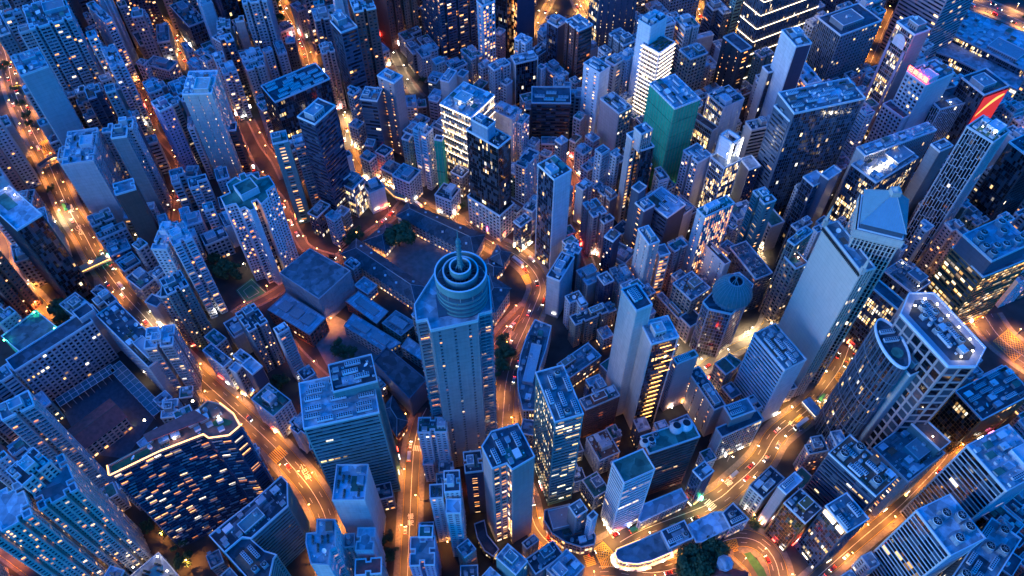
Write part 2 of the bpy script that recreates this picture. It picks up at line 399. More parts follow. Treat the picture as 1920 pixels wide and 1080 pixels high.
def building(name, label, poly, h, styles, wall, roof='c', items='x', cat='tower', group=None, base=0.0, seed=None, parapet=1.1, coping=None, glass=None, dens=1.0):
    if area(poly) < 0:
        n0 = len(poly); poly = poly[::-1]; styles = [styles[(n0-2-i) % n0] for i in range(n0)]
    cen = sum(poly, Vector((0, 0)))/len(poly)
    root = thing(name, label, cat, (cen.x, cen.y, base), group)
    P = [p-cen for p in poly]; H = h-base; n = len(P)
    q = random.Random(seed if seed is not None else int(abs(cen.x)*13+abs(cen.y)*7))
    e0 = axes(P); P0 = P
    P, styles = notched(P, styles); n = len(P)
    core = inset(P, .42)
    mw, mg = MB(), MB(); gk = None; uo = 0
    mk = MB()
    for i in range(n):
        st = styles[i]; mt_ = mw
        if st.endswith('*'): st = st[:-1]; mt_ = mk
        if ST.get(st): gk = gk or ST[st][6]
        facade(mt_, mg, core[i], core[(i+1) % n], H, st, 0, uo); uo += 40
        # corner post closes the joint
        c = core[i]; mw.obox((c.x-.42, c.y-.42, 0), (.84, 0, 0), (0, .84, 0), (0, 0, H-.02))
    wo = mw.obj('wall', WALL[wall], root); mk.obj('dark_cladding', WALL['n'], root)
    if mg.f:
        go = mg.obj('glazing', GL[glass or gk or 'R'], root); go['kind'] = 'stuff'
    mr = MB(); mr.poly([v3(p, H) for p in inset(P, .3)]); mr.obj('roof', ROOF[roof], root)
    mp = MB(); a_ = inset(P, -.12); b_ = inset(P, .45)
    for i in range(n):
        j = (i+1) % n
        mp.quad(v3(a_[i], H-.5), v3(a_[j], H-.5), v3(a_[j], H+parapet), v3(a_[i], H+parapet))
        mp.quad(v3(a_[i], H+parapet), v3(a_[j], H+parapet), v3(b_[j], H+parapet), v3(b_[i], H+parapet))
        mp.quad(v3(b_[j], H-.2), v3(b_[i], H-.2), v3(b_[i], H+parapet), v3(b_[j], H+parapet))
    mp.obj('parapet', coping or COPING, root)
    # rooftop equipment
    e = e0; ang = math.atan2(e.y, e.x); A = abs(area(P)); f = Vector((-e.y, e.x))
    xs = [p.dot(e) for p in P]; ys = [p.dot(f) for p in P]; x0, x1, y0, y1 = min(xs), max(xs), min(ys), max(ys)
    placed = []
    def put(kind, hw, hd, tries=14, ex=0, where=None):
        for _ in range(tries):
            if where: cx, cy_ = x0+(x1-x0)*where[0], y0+(y1-y0)*where[1]
            else: cx, cy_ = q.uniform(x0+hw, x1-hw) if x1-x0 > 2*hw else (x0+x1)/2, q.uniform(y0+hd, y1-hd) if y1-y0 > 2*hd else (y0+y1)/2
            if any(abs(cx-a2) < hw+c2+.4 and abs(cy_-b2) < hd+d2+.4 for a2, b2, c2, d2 in placed):
                if where: return None
                continue
            pts = [e*(cx+sx*hw)+f*(cy_+sy*hd) for sx in (-1, 1) for sy in (-1, 1)]
            if not all(inside(P, p, .7) for p in pts):
                if where: return None
                continue
            placed.append((cx, cy_, hw, hd)); pos = e*cx+f*cy_
            return pos
        return None
    def penthouse(fx, fy, ht, where=None, nm='plant_room'):
        hw, hd = (x1-x0)*fx/2, (y1-y0)*fy/2
        pos = put(nm, hw, hd, 10, 0, where)
        if pos is None: return
        m = MB(); m.obox(v3(pos-e*hw-f*hd, H+.01), v3(e*2*hw, 0), v3(f*2*hd, 0), (0, 0, ht), 0)
        for s1, s2, l1, l2 in ((0, 0, 2*hw, .35), (0, 2*hd-.35, 2*hw, .35), (0, .35, .35, 2*hd-.7), (2*hw-.35, .35, .35, 2*hd-.7)):
            m.obox(v3(pos-e*(hw-s1)-f*(hd-s2), H+ht), v3(e*l1, 0), v3(f*l2, 0), (0, 0, .7), 1)
        for k in range(int(hw)):
            m.obox(v3(pos-e*(hw-1-2*k)-f*(hd+.05), H+.5), v3(e*1.0, 0), v3(f*.2, 0), (0, 0, ht*.45), 2) if 1+2*k < 2*hw-1.2 else None
        m.obj(nm, [WALL[wall] if wall not in 'dbn' else PAN, COPING, DARKM], root)
        if hw > 2.2 and hd > 1.8:
            for k in range(q.randint(1, 3)):
                kk = q.choice(('vent_stack', 'air_conditioner', 'satellite_dish', 'round_tank') if hw > 3.2 else ('vent_stack', 'air_conditioner'))
                pp = pos+e*q.uniform(-.6, .6)*hw+f*q.uniform(-.5, .5)*hd
                add(kk, shared(kk), root, (pp.x, pp.y, H+ht+.02), ang)
    if items and A > 80:
        for _ in range(q.choice((0, 1, 1, 2))):
            hw, hd = (x1-x0)*q.uniform(.14, .26), (y1-y0)*q.uniform(.16, .3); keep = placed[:]; pos = put('patch', hw, hd, 8)
            placed[:] = keep
            if pos is not None:
                zt = .04+.03*_; m = MB(); m.obox(v3(pos-e*hw-f*hd, H), v3(e*2*hw, 0), v3(f*2*hd, 0), (0, 0, zt)); m.obj('roof_covering', ROOF[q.choice('cdwgtbw')], root)
    for ch in items:
        if ch == 'x':
            if A > 90: penthouse(q.uniform(.28, .5), q.uniform(.35, .6), q.uniform(2.8, 4.5))
            kinds = (('stair_house', 2.3, 1.9), ('water_tank', 1.6, 1.2), ('air_conditioner', .7, .5), ('vent_stack', .4, .4), ('roof_shed', 2.6, 1.8), ('blue_shed', 2.6, 1.8), ('green_shed', 2.6, 1.8), ('rusty_shed', 2.6, 1.8), ('air_conditioner', .7, .5), ('pipe_run', 3.6, 1.2), ('round_tank', 1.2, 1.2), ('satellite_dish', 1.2, 1.2), ('antenna_mast', .4, .4), ('water_tank', 1.6, 1.2), ('planter_bed', 2.6, .8))
            cnt = min(34, int((5+A/22)*dens))
            for k in range(cnt):
                kk, hw, hd = q.choice(kinds); pos = put(kk, hw, hd)
                if pos is not None: add(kk, shared(kk), root, (pos.x, pos.y, H+.02), ang+q.choice((0, math.pi)))
        elif ch == 'c':
            for k in range(max(2, int(A/130))):
                pos = put('chiller', 4.3, 1.3)
                if pos is not None: add('chiller', shared('chiller'), root, (pos.x, pos.y, H+.02), ang)
        elif ch == 'u':
            for k in range(max(2, int(A/110))):
                us = 1.55 if A > 500 else 1.0; pos = put('cooling_unit', 1.8*us, 1.8*us)
                if pos is not None: add('cooling_unit', shared('cooling_unit'), root, (pos.x, pos.y, H+.02), ang).scale = (us, us, us)
        elif ch == 'P': penthouse(.5, .55, 5)
        elif ch == 'p': penthouse(.42, .42, 3.6, (.5, .5))
        elif ch == 'd':
            pos = put('satellite_dish', 1.3, 1.3)
            if pos is not None: add('satellite_dish', shared('satellite_dish'), root, (pos.x, pos.y, H+.02), ang)
        elif ch == 'g':
            for k in range(max(3, int(A/60))):
                pos = put('planter_bed', 2.6, .8)
                if pos is not None: add('planter_bed', shared('planter_bed'), root, (pos.x, pos.y, H+.02), ang)
        elif ch == 'k':
            for k in range(2):
                pos = put('roof_lamp', .5, .5)
                if pos is not None:
                    m = MB(); m.tube((0, 0, 0), (0, 0, 2.4), .07, 0); m.box(-.3, .3, -.3, .3, 2.4, 2.7, 1)
                    lo = m.obj('roof_lamp', [METAL, LAMP_W], root, (pos.x, pos.y, H+.02)); lamp_light(lo, (0, 0, 2.0), 'W', 350)
    FOOT.append((poly, h, label))
    BUILT.append((root, P0, H, base, cen))
    return root, H, (P if n == len(P0) else P0), e, f
BUILT = []
LIGHTS = {}
def lamp_light(parent, loc, kind, power, rad=.25, spot=False):
    k = (kind, power, spot)
    if k not in LIGHTS:
        d = bpy.data.lights.new('lamp_light', 'SPOT' if spot else 'POINT')
        if spot: d.spot_size = R(128); d.spot_blend = .6; d.energy = power; d.shadow_soft_size = rad
        d.color = {'O': (1, .33, .06), 'W': (1, .68, .36), 'R': (1, .22, .05), 'C': (.8, .9, 1), 'G': (.1, 1, .4), 'Y': (1, .42, .09)}[kind]
        LIGHTS[k] = d
    o = bpy.data.objects.new('lamp_light', LIGHTS[k]); sc.collection.objects.link(o); o.parent = parent; o.location = loc
    return o
def rect3(A, B, C, h):
    """three roof corners seen in the photo (B nearest the camera's foot) -> a true rectangle at height h"""
    a, b, c = un(A, h), un(B, h), un(C, h)
    u = a-b; e = u.normalized(); v = c-b; pf = Vector((-e.y, e.x)); d = v.dot(pf)
    # share the squaring error between both sides
    e2 = v.normalized(); ang = .5*(math.atan2(e.y, e.x)+math.atan2(e2.y, e2.x)-math.copysign(math.pi/2, e.x*e2.y-e.y*e2.x))
    if abs(((ang-math.atan2(e.y, e.x)+math.pi) % (2*math.pi))-math.pi) > .6: ang = math.atan2(e.y, e.x)
    e = Vector((math.cos(ang), math.sin(ang))); pf = Vector((-e.y, e.x))
    if v.dot(pf) < 0: pf = -pf
    return [a.lerp(b, 0)*0+b+e*u.length, b.copy(), b+pf*v.length, b+e*u.length+pf*v.length]

# ---------------------------------------------------------------- the buildings one can tell apart
# tile Ax Ay Bx By Cx Cy | height | face AB, face BC | wall | roof | rooftop | name | label   (B = roof corner nearest the camera's foot)
TABLE = '''
a1 190 690 440 600 350 430|112|W Q|l|c|x|apartment_tower|pale tower with blank stepped end wall, top left beside the traffic-filled road
a1 270 270 650 165 690 -60|97|Q Q|l|c|xg|apartment_slab|big pale apartment slab with deep balconies and one dark lit slot down its face
a1 940 200 1010 170 950 -20|68|q R|w|c|x|apartment_tower|slim white tower of stacked bay windows, top left above the small park
p -4 70 20 62 5 20|80|R W|m|c|x|apartment_tower|grey apartment tower cut by the top left corner
p 165 -115 238 -135 215 -190|108|r R|n|d|x|apartment_tower|dark navy tower with scattered lit windows, top left beside the sloping street
a1 1700 245 1850 185 1730 -20|34|U G|b|d|xu|office_block|low wide block with dark roof and lit glazed side along the top left street
a1 1740 280 1880 210 1790 155|24|T T|w|w|x|white_house|white five-storey house with jagged roof, attached to the low wide block top left
a1 1265 420 1395 375 1300 270|22|T T|p|d|gx|tenement|pinkish five-storey block above the lit park, top left
a1 1000 620 1120 580 1030 400|66|q q|w|w|x|apartment_tower|narrow white tower with framed ladder-like face, left of the small lit park
a1 1420 390 1530 370 1440 230|24|T T|l|c|x|tenement|pale corner block right of the trees by the top left street
a1 1520 640 1600 560 1540 420|20|T T|l|c|x|tenement|pale block with cluttered roof between the park and the top left street
a1 1690 470 1740 450 1680 380|25|T R|w|d|x|tenement|small white block where the top left street bends
a1 1800 640 1880 590 1800 500|30|T R|w|w|xd|tenement|white step-roofed block right of the dead end of the top left street
a1 1690 780 1905 845 1810 665|94|D R|s|w|dx|apartment_tower|tall slim cream tower with white dish and two columns of amber lights
p 385 -85 415 -95 410 -140|108|g r|n|d|x|office_tower|dark tower dotted with orange lights, top edge left of centre
p 425 -90 452 -95 445 -150|108|D W|w|c|x|apartment_tower|pale rounded tower leaning beside the dark dotted tower at the top edge
p 455 8 500 2 490 -45|84|R q|l|c|x|apartment_tower|blue-white balconied tower right of the pale rounded tower
b1 700 300 820 240 780 190|12|T T|l|w|x|tenement|low roof beside the trees at the top of the wide orange street
b1 680 500 760 480 700 370|42|R W|l|c|xd|tenement|tall thin block with blank side wall left of the jammed orange street
b1 560 480 630 450 600 425|45|R R|w|w|x|tenement|small white-topped block behind the thin block with blank wall
b1 370 560 550 505 510 430|50|R R|w|c|x|apartment_block|pale block stepping down behind the dark glass office, upper of the pair
b1 190 675 310 640 260 550|50|q R|w|c|x|apartment_block|pale crowded block left of the upper stepped block, upper left
b1 400 640 560 590 545 500|46|R r|s|c|x|apartment_block|cream balconied block directly left of the dark office with white parapet
b1 545 770 650 925 1125 690|68|U G|d|d|ccP|office_block|black glass office with broad white parapet and strips of yellow light
b2 880 75 1010 165 1150 -20|104|b b|n|d|P|office_tower|dark navy tower with rounded corner bands and an L-shaped top
b1 1145 195 1245 300 1395 245|92|G b|b|c|P|office_tower|tall dark teal tower with curved light screen on its edge
p 664 24 705 16 695 -12|104|R R|r|c|x|apartment_tower|brick-red tower with dark balconies at the top edge left of the market street
b1 1010 190 1140 165 1080 70|70|R W|b|c|x|apartment_tower|slate blue tower with blank core left of the tall teal tower
b1 1075 490 1190 465 1170 380|62|R r|p|c|x|apartment_tower|pinkish tower with a few wide lit windows beside the jammed orange street
b1 860 110 930 80 880 10|32|R R|l|c|x|tenement|small pale block at the top edge right of the orange street
b1 1440 500 1530 470 1500 420|50|R R|l|c|x|apartment_block|slender blue block squeezed right of the tall teal tower
b1 1565 690 1720 755 1805 690|78|D W|p|w|pd|apartment_tower|mauve tower with twin pale roofs and rows of small amber lights
b1 1425 880 1570 915 1590 800|68|b W|b|c|xa|office_tower|slim blue tower with steel rigging on its roof
p 712 -75 740 -85 735 -120|95|R W|r|c|x|apartment_tower|dark red tower rising off the top edge beside the market lane
p 746 -80 772 -90 765 -130|88|R R|t|c|x|apartment_tower|tan tower rising off the top edge next to the dark red one
b1 1590 490 1680 450 1650 380|18|T T|l|w|x|tenement|low block with white sheds left of the green-lit lane
b1 1835 970 1930 960 1920 860|22|T T|w|w|x|tenement|white low block right of the mauve twin-roofed tower
p 790 -100 818 -60 882 -85|100|q q|b|c|x|apartment_tower|large dark balconied tower with lit flats at the top edge centre
c1 625 20 695 60 820 25|76|D O|w|c|x|apartment_tower|white tower with square black windows and a glowing doorway at its foot
p 925 -85 950 -72 966 -95|100|g g|d|d|x|office_tower|black patterned glass tower at the top edge centre
p 970 -75 1005 -88 1010 -130|100|D g|n|d|x|office_tower|navy tower with a single column of lights at the top edge
c1 965 370 1080 400 1160 360|60|R R|w|w|x|apartment_block|white-topped small tower behind the pale slab with black side
c1 950 510 990 580 1195 530|52|W g*|s|c|cx|office_tower|pale stone tower with one black glass bay, upper centre
c1 1190 600 1230 630 1260 600|40|W R|w|c|x|tenement|narrow pale block stuck to the right of the stone tower
c1 750 590 800 640 940 570|50|R R|l|c|x|apartment_block|bluish balconied block left of the pale stone tower
c1 855 740 910 775 960 730|35|R W|l|c|x|tenement|small grey block below the bluish balconied block
c1 315 720 390 745 450 640|46|W W|s|c|c|office_tower|small tower with an S-shaped dark roof, lit warm from below
c1 455 680 520 700 575 650|40|W W|s|c|c|office_tower|curved pale block with roof pipes beside the S-roofed tower
c1 300 950 590 1065 820 870|78|H V|s|w|kx|office_tower|brightly lit terrace tower edged in warm light strips
c1 780 990 965 1085 1045 1000|52|D R|w|w|x|office_tower|white box-shaped tower top right of the terrace tower
c2 1000 150 1050 165 1130 90|46|r r|w|c|x|apartment_block|narrow lit apartment wing behind the white box-shaped tower
c1 1140 900 1490 935 1455 790|48|b b|d|d|cP|office_block|rounded dark banded block with roof plant left of the white twin towers
c1 1285 190 1370 250 1450 185|60|G W|n|w|x|office_tower|navy tower with white roof beside the glowing forecourt at the top
c1 1465 180 1560 285 1670 215|72|R b|r|c|c|office_tower|tower with red striped side, upper centre
p 1113 -75 1130 -60 1203 -92|110|H D|b|c|x|office_tower|big blue tower with dotted orange windows at the top edge
c1 1610 570 1750 665 1840 600|78|D W|w|c|cx|apartment_tower|white tower outlined by tiny lights, left of the stepped lit tower
d1 -20 870 100 1030 190 950|62|W O|p|c|cx|office_tower|lavender tower with lamps at its top, below the tiny-light tower
d1 270 185 385 250 540 160|112|W W|w|d|x|office_tower|white core of the stepped tower, tallest pale box upper right of centre
d1 305 400 462 485 605 385|96|S S|w|t|gg|office_tower|stepped tower with glowing white floor edges and a roof garden
p 1250 -95 1270 -72 1326 -90|80|O O|l|c|x|office_tower|violet-grey gridded tower above the long blue roof at the top edge
d1 640 450 740 540 900 480|62|O O|t|c|x|office_tower|tan scaffolded block with lamps on its top and a green patch
d1 600 370 625 405 935 300|36|W W|l|b|n|office_block|long low block with a blue metal roof behind the tan scaffolded block
d1 1050 330 1200 468 1290 425|70|D D|d|d|n|office_tower|small black glass tower in front of the big line-lit tower
p 1418 -75 1448 -50 1562 -96|120|V V|b|c|x|office_tower|huge glass tower with thin glowing floor lines at the top edge right
d1 1570 275 1690 425 1830 390|112|W D*|w|c|x|office_tower|tall blank white slab tower with dotted dark side, upper right
d1 1385 605 1440 660 1520 640|78|W g*|s|d|n|office_tower|slim plain cream slab just left of the tall blank white one
p 1453 198 1480 228 1592 185|108|B B|b|c|x|office_tower|large blue banded office tower with rows of yellow light, right of centre
p 1476 173 1489 214 1594 160|116|W G|b|c|cx|plant_block|set-back rooftop block on the large blue banded office tower
e1 50 170 270 325 660 205|74|V O|m|d|P|office_tower|broad gridded office tower with dark set-back top, upper right
e1 770 200 935 320 1080 270|110|H W|p|c|P|office_tower|tall tower with an arched top panel over yellow-lit glass
p 1735 -95 1800 -50 1852 -90|100|B b|p|c|x|office_tower|rosy banded curved tower at the top edge right
e1 880 640 1035 775 1260 640|92|O W|w|c|xc|office_tower|white punched-window tower carrying the red rooftop sign
e1 670 930 830 1072 890 1030|62|O W|w|d|n|office_block|lower white punched-window wing with dark roof below the red sign tower
e1 1030 850 1165 990 1480 900|66|L L|w|d|k|office_tower|upper tower wrapped in white lattice with a dark sunken roof
e1 1350 700 1560 860 1790 780|82|g g|n|d|P|office_tower|dark tower that carries the tall red banner
e2 1370 210 1640 330 1835 260|130|L L|w|g|kx|office_tower|tall tower wrapped in white lattice with lamps on its green roof, far right
e2 340 540 590 690 1030 510|75|H L|b|w|x|office_tower|glass tower with a row of round lamps along its terrace
e2 410 372 490 450 1130 215|82|W V|l|w|cx|plant_block|long slatted steel crown behind the terrace lamps
e2 1085 340 1160 410 1270 350|92|W W|m|d|c|office_tower|plain grey slab between the lamp terrace and the tall lattice tower
p 1893 266 1935 300 1990 270|100|g G|d|d|x|office_tower|black glass tower with patchy gold light at the right edge
p 1787 463 1843 521 1935 480|68|b b|o|c|n|bank_tower|bronze tower with gold-lit side and a raised blue roof
r5 1553 850 1642 932 1682 895|0|G G|b|t|x|office_tower|dummy
p 1655 510 1712 553 1746 532|44|G G|b|c|xk|office_block|low blue glass block between the pyramid tower and the bronze tower
p 1638 533 1686 584 1700 570|62|H H|b|d|n|office_tower|very brightly lit glass tower behind the eight-sided roof
d4 1310 30 1590 360 1785 265|70|b W|w|c|ccx|office_block|white-banded office with cylindrical glass corner bay
d3 120 690 255 885 400 825|122|W W|s|d|c|office_tower|tall blank cream tower with a dark slatted rooftop, centre right
d3 290 990 390 1185 640 1120|103|W g*|s|w|x|office_tower|blank tower with pale flat roof and black side of orange light bars
d4 590 250 620 305 800 215|60|R W|p|t|c|apartment_tower|slim peach tower with fans on its roof above the bright lane
d4 740 360 955 720 1055 670|36|D W|s|d|x|office_block|grey stone block with slits and white roof box, centre right
d4 970 880 1025 965 1395 795|36|W G|l|d|n|office_block|low block with dark roof and electric blue glass front
d4 1060 680 1110 800 1300 690|46|W W|p|c|c|plant_block|roof block with fans behind the electric blue glass front
d4 960 300 1060 400 1150 340|28|T T|t|t|n|tenement|low tan-roofed block left of the white-banded office
d4 1020 510 1110 620 1200 570|16|T T|t|c|x|tenement|low corner block with gold-lit terrace below the tan-roofed one
p 1206 818 1217 852 1304 806|64|W b|r|g|u|office_block|long block with white domed cooling towers along its roof
p 1148 867 1170 907 1228 880|76|B B|w|g|n|office_tower|bright white-banded tower above the curved junction
d5 565 110 640 170 735 120|40|G b|b|c|x|office_block|pale corner block above the bright shopfront on the bend
d5 965 205 1060 295 1200 150|28|O W|s|d|x|office_block|stone block with tall lit windows beside the taxi road
d5 1165 205 1215 265 1310 150|50|W W|p|w|c|office_tower|thin slab with pinkish wall and fans right of the stone block
d5 1215 310 1345 465 1440 345|46|g g|o|d|x|office_tower|dark bronze glass block with a roof terrace, lower right
e5 120 330 250 525 378 412|62|G G|b|c|cx|office_tower|glass tower with two glowing bars on its top, lower right
p 1553 850 1642 932 1682 895|70|b G|b|t|cux|office_tower|square tower with terracotta patches inside its sunken roof, lower right
p 1700 788 1762 845 1782 830|62|W W|e|t|k|office_tower|rounded roof terrace with two strong lamps, lower right
p 1640 838 1702 905 1766 846|52|D D|l|c|x|office_tower|pale blue block in front of the lamp-lit rounded terrace
p 1813 835 1887 922 1965 878|92|F F|w|w|xc|office_tower|white-banded tower with large pale roof at the lower right edge
p 1717 957 1782 1043 1847 1010|78|F F|w|w|uuc|office_tower|white-banded tower with rows of big round fans, lower right
e4 1300 545 1540 810 1990 560|46|g g|o|d|cx|office_block|wide dark bronze block with a sunken court at the right edge
p 1783 1085 1842 1125 1926 1020|52|G G|b|c|cu|office_block|low glass block with fans in the bottom right corner
e5 1110 410 1365 575 1480 500|42|g g|n|d|x|office_block|navy low block between the two white-banded towers
a2 560 530 840 490 710 240|74|W Q|w|w|xd|apartment_tower|white tower with two blank bands and a dark central slot above the road
a2 1040 800 1225 745 1200 650|74|W R|r|c|n|apartment_tower|tall brown tower with a wide blank face, left of centre
a2 1000 715 1250 640 1080 460|12|T T|o|d|n|warehouse|big low flat brown roof left of the narrow orange lane
a2 1060 440 1240 380 1180 260|20|T T|l|b|x|tenement|low pale block with a blue metal roof above the flat brown roof
a1 1440 1010 1545 960 1530 855|76|R q|v|c|x|apartment_tower|long thin violet-grey tower of small bays with a stepped roof
a2 1690 200 1830 180 1790 90|56|R R|w|w|x|apartment_block|white penthouse block beside the tower with amber lights
b2 85 170 200 225 235 175|54|W R|v|d|x|apartment_tower|violet tower with a plain windowless face
b2 205 205 300 215 275 150|52|q R|r|d|n|apartment_tower|crimson-railed balcony tower stuck to the violet tower
b2 630 340 770 310 740 220|86|D W|e|c|x|apartment_tower|tall teal-grey slab of two blades, left of centre
b2 830 360 950 330 900 250|72|q R|l|c|x|apartment_tower|balconied tower with small red roof patch beside the teal-grey blades
b2 130 670 240 640 190 550|30|R W|l|c|x|tenement|grey block with flat roof upper left of the large white tower
b2 1195 690 1350 750 1460 650|32|H H|l|c|x|office_block|square framed glass block with lit lower floors above the compound
b2 1185 600 1270 660 1330 610|38|W W|n|c|p|plant_block|dark roof block on the framed glass block
b2 1500 790 1640 730 1540 650|23|W T|w|c|x|tenement|white low block with dark roof right of the framed glass block
b2 1275 470 1345 440 1310 400|40|W W|w|d|n|tenement|small blank white tower with a black roof square
b2 1310 170 1395 205 1460 150|26|T T|w|w|x|tenement|white corner block beside the bright forecourt
b2 1420 450 1500 500 1560 440|26|T T|s|c|x|tenement|cream block in the bend of the orange street
b2 1630 540 1740 630 1800 540|18|U T|y|c|x|tenement|dark-fronted block with a yellow band over the escalator street
b2 1730 600 1860 690 1930 570|26|T T|l|c|x|tenement|pale corner block with dark roof over the escalator street
b2 1790 290 1850 310 1885 260|38|R R|e|d|n|tenement|turquoise block with small square windows
c2 70 200 185 262 245 200|60|q R|w|c|x|apartment_tower|white tower with red stripes and curved balconies
c2 520 238 835 378 968 292|97|g g|d|d|ux|office_tower|black mirrored tower with thin white roof edge above the junction
c2 265 795 410 855 490 745|21|T T|w|d|x|tenement|white seven-storey corner block below the red-striped tower
c2 985 520 1080 560 1210 420|54|r r|w|d|u|office_tower|lit tower with a round structure on its roof, right of the mirrored tower
c2 1200 520 1340 665 1490 570|97|G* W|w|t|x|office_tower|tall tower with black glass face and plain white side, dead centre
c2 1525 720 1600 760 1700 705|40|W R|l|c|x|apartment_block|pale slab with stair lights right of the plain white side
c2 1730 700 1840 850 1890 790|30|r W|p|c|x|tenement|pink-glowing block with balconies, centre right
c2 1480 300 1530 330 1580 270|20|T T|l|g|x|tenement|low block with green roof patch behind the balconied white twin towers
c2 1520 390 1600 440 1690 390|26|T T|w|c|x|tenement|low white block, upper one of the row in the lane centre right
c2 1580 540 1640 590 1760 500|23|T T|l|d|x|tenement|low dark-roofed block beside the orange lane, centre right
c2 1790 560 1850 600 1870 540|15|T T|l|w|n|tenement|tiny white-roofed block by the bright lamp, centre right
c2 1580 880 1690 1000 1820 960|46|R R|p|c|x|apartment_block|mauve block with stair-shaped front right of the orange alley
c3 1740 60 1790 100 1890 60|40|R R|p|d|x|apartment_block|mauve block with black roof below the stair-fronted one
c3 985 70 1040 130 1120 40|30|U U|b|c|x|office_block|low blue glass block at the corner of the busy junction
c3 1270 570 1390 615 1530 400|44|W b|l|d|x|office_block|pale block with four glowing blades on its wall beside the winding road
c3 1790 210 1870 260 1930 190|50|r W|n|c|x|apartment_block|navy block with lit stair windows right of the orange alley
c3 1740 560 1790 650 1870 600|36|R R|n|c|x|apartment_block|dark balconied block below the navy block
c3 1480 930 1530 1010 1825 880|28|R R|t|d|xg|apartment_block|tan apartment block with roof gardens, centre right
c4 1335 330 1480 430 1810 290|17|T T|t|c|xx|tenement|long tan tenement with blue roof sheds below the roof-garden block
c4 1570 620 1620 720 1920 570|38|t t|r|c|xx|apartment_block|red brick block with rows of balconies, centre right
c4 1140 390 1345 830 1610 770|110|H B|e|c|ccu|office_tower|tall teal glass tower with fan rows on a wedge-shaped top
p 872 888 906 884 900 845|60|D R|n|d|x|apartment_block|plain navy block left of the big mauve tower
p 833 924 863 922 861 882|74|R r|w|d|x|apartment_tower|narrow white tower of three stepped flat roofs, top step
p 806 936 831 934 829 908|66|R R|w|c|g|apartment_tower|left wing of the narrow white stepped tower
p 836 963 864 963 864 936|68|R R|w|b|n|apartment_tower|front step of the narrow white tower, flat blue roof
p 783 812 838 811 837 783|62|R R|w|g|x|apartment_tower|white tower with a triangular steel frame on its roof edge
b4 910 890 1590 740 1520 340|102|b O|e|w|ccc|office_tower|big teal banded tower with rows of fans, below the courtyard
b4 1175 560 1575 460 1505 222|110|W W|e|d|cx|plant_block|raised square plant storey on the big teal banded tower
b4 10 175 190 335 265 265|30|T T|w|c|gx|tenement|left one of the cluttered white blocks beside the wide road
b4 235 345 305 385 365 325|33|W T|l|b|n|tenement|white block with a plain blue roof next to the cluttered ones
b4 275 230 370 300 440 235|32|T T|w|w|gx|tenement|white block with roof garden in the middle of the roadside row
b4 360 305 450 400 535 320|40|W W|n|w|n|tenement|block with flaking white roof and blank dark wall
b4 465 600 640 780 780 620|30|T T|w|g|x|tenement|white block with green-grey stepped roof beside the road
b4 620 0 680 42 792 2|58|W q|l|c|x|apartment_tower|slender tower with one long blank pale face pointing at the courtyard
p 437 592 467 624 504 606|50|r R|m|d|x|apartment_block|grey block with dark cluttered roof left of the slender blank tower
a3 1560 300 1735 225 1650 80|82|q R|w|w|x|apartment_tower|long white tower with many small lit balconies, right hand block
a3 1385 290 1500 330 1480 110|78|R q|w|w|xd|apartment_tower|white angular wing with dish left of the long balconied tower
a3 1510 740 1700 650 1620 520|66|R Q|e|d|x|apartment_tower|teal slab with rows of window hoods below the white angular wing
a3 1450 740 1530 750 1500 640|60|r R|m|d|n|apartment_tower|grey blade with lit stair windows left of the teal slab
a3 1330 780 1415 850 1460 770|30|W W|w|d|n|tenement|white wedge-shaped block with orange-lit wall by the bright pavement
a3 890 240 1140 130 1110 80|28|O O|w|t|x|tenement|white six-storey block beside the covered footbridge
a3 1000 390 1180 310 1130 230|22|T T|b|b|x|tenement|dark block with bright blue roof by the footbridge
a3 1120 530 1270 440 1200 340|20|T T|p|d|xx|tenement|pinkish terrace block below the blue-roofed one
a3 1270 690 1400 590 1310 460|22|T T|l|d|xxx|tenement|dark-roofed block crowded with air conditioners along the road
p 32 433 80 403 40 338|87|g b|d|w|k|office_tower|long black tower with a lamp-lit pale roof on the left edge
a3 135 450 275 400 190 270|30|O O|s|c|x|tenement|cream low block with square windows, left edge
p -40 500 0 470 -30 430|62|R R|r|c|x|apartment_tower|dark red-brown tower cut by the left edge
p 8 628 45 667 107 614|24|W W|g|c|n|scaffolded_block|low block wrapped in green netting with green lamps
p 28 697 175 603 161 582|44|O W|l|d|n|school_building|long pale school block with a great grid of windows
p 181 592 279 690 318 661|43|O W|l|d|x|school_building|dark slatted roof wing of the pale school
p 137 585 150 600 177 581|48|W W|l|d|n|school_building|square stair tower at the corner of the pale school
a4 1300 170 1555 135 1440 0|58|q R|l|w|x|apartment_tower|grey-blue balconied tower with white roof box beside the wide road
p 5 790 65 760 46 738|116|q R|l|c|x|apartment_tower|upper slab of the huge lit apartment pair, bottom left
p 43 912 95 866 66 838|118|r R|s|d|x|apartment_tower|huge cream apartment block with many lit windows, bottom left
p 75 958 147 918 97 866|106|r R|s|c|n|apartment_tower|lower shoulder block of the huge cream apartment block
p -22 1012 62 966 20 914|110|r r|s|w|n|apartment_tower|front wing with a white square terrace, bottom left corner
b5 1170 390 1460 400 1475 80|75|W D|w|b|gx|apartment_tower|blue-roofed tower with planted edge and plain ribs, bottom centre left
b5 1375 850 1535 855 1550 650|50|W R|w|w|n|apartment_block|white block with rusty roof sheet and open frame, bottom
b5 1270 820 1370 820 1360 700|42|R R|w|w|x|tenement|small white block left of the rusty-roofed one, bottom
b5 1370 1080 1610 1060 1600 915|45|R R|l|r|n|apartment_block|block with a dark red gridded roof at the bottom edge
p 768 1062 815 1060 812 1006|50|R r|v|c|n|apartment_tower|lavender tower with lit windows at the bottom edge
p 785 1007 811 1008 811 986|55|R R|v|g|x|apartment_tower|stepped top with a green lamp on the lavender tower
c5 590 735 755 815 860 745|40|W T|e|w|x|tenement|teal-roofed block with several square roofs, bottom centre
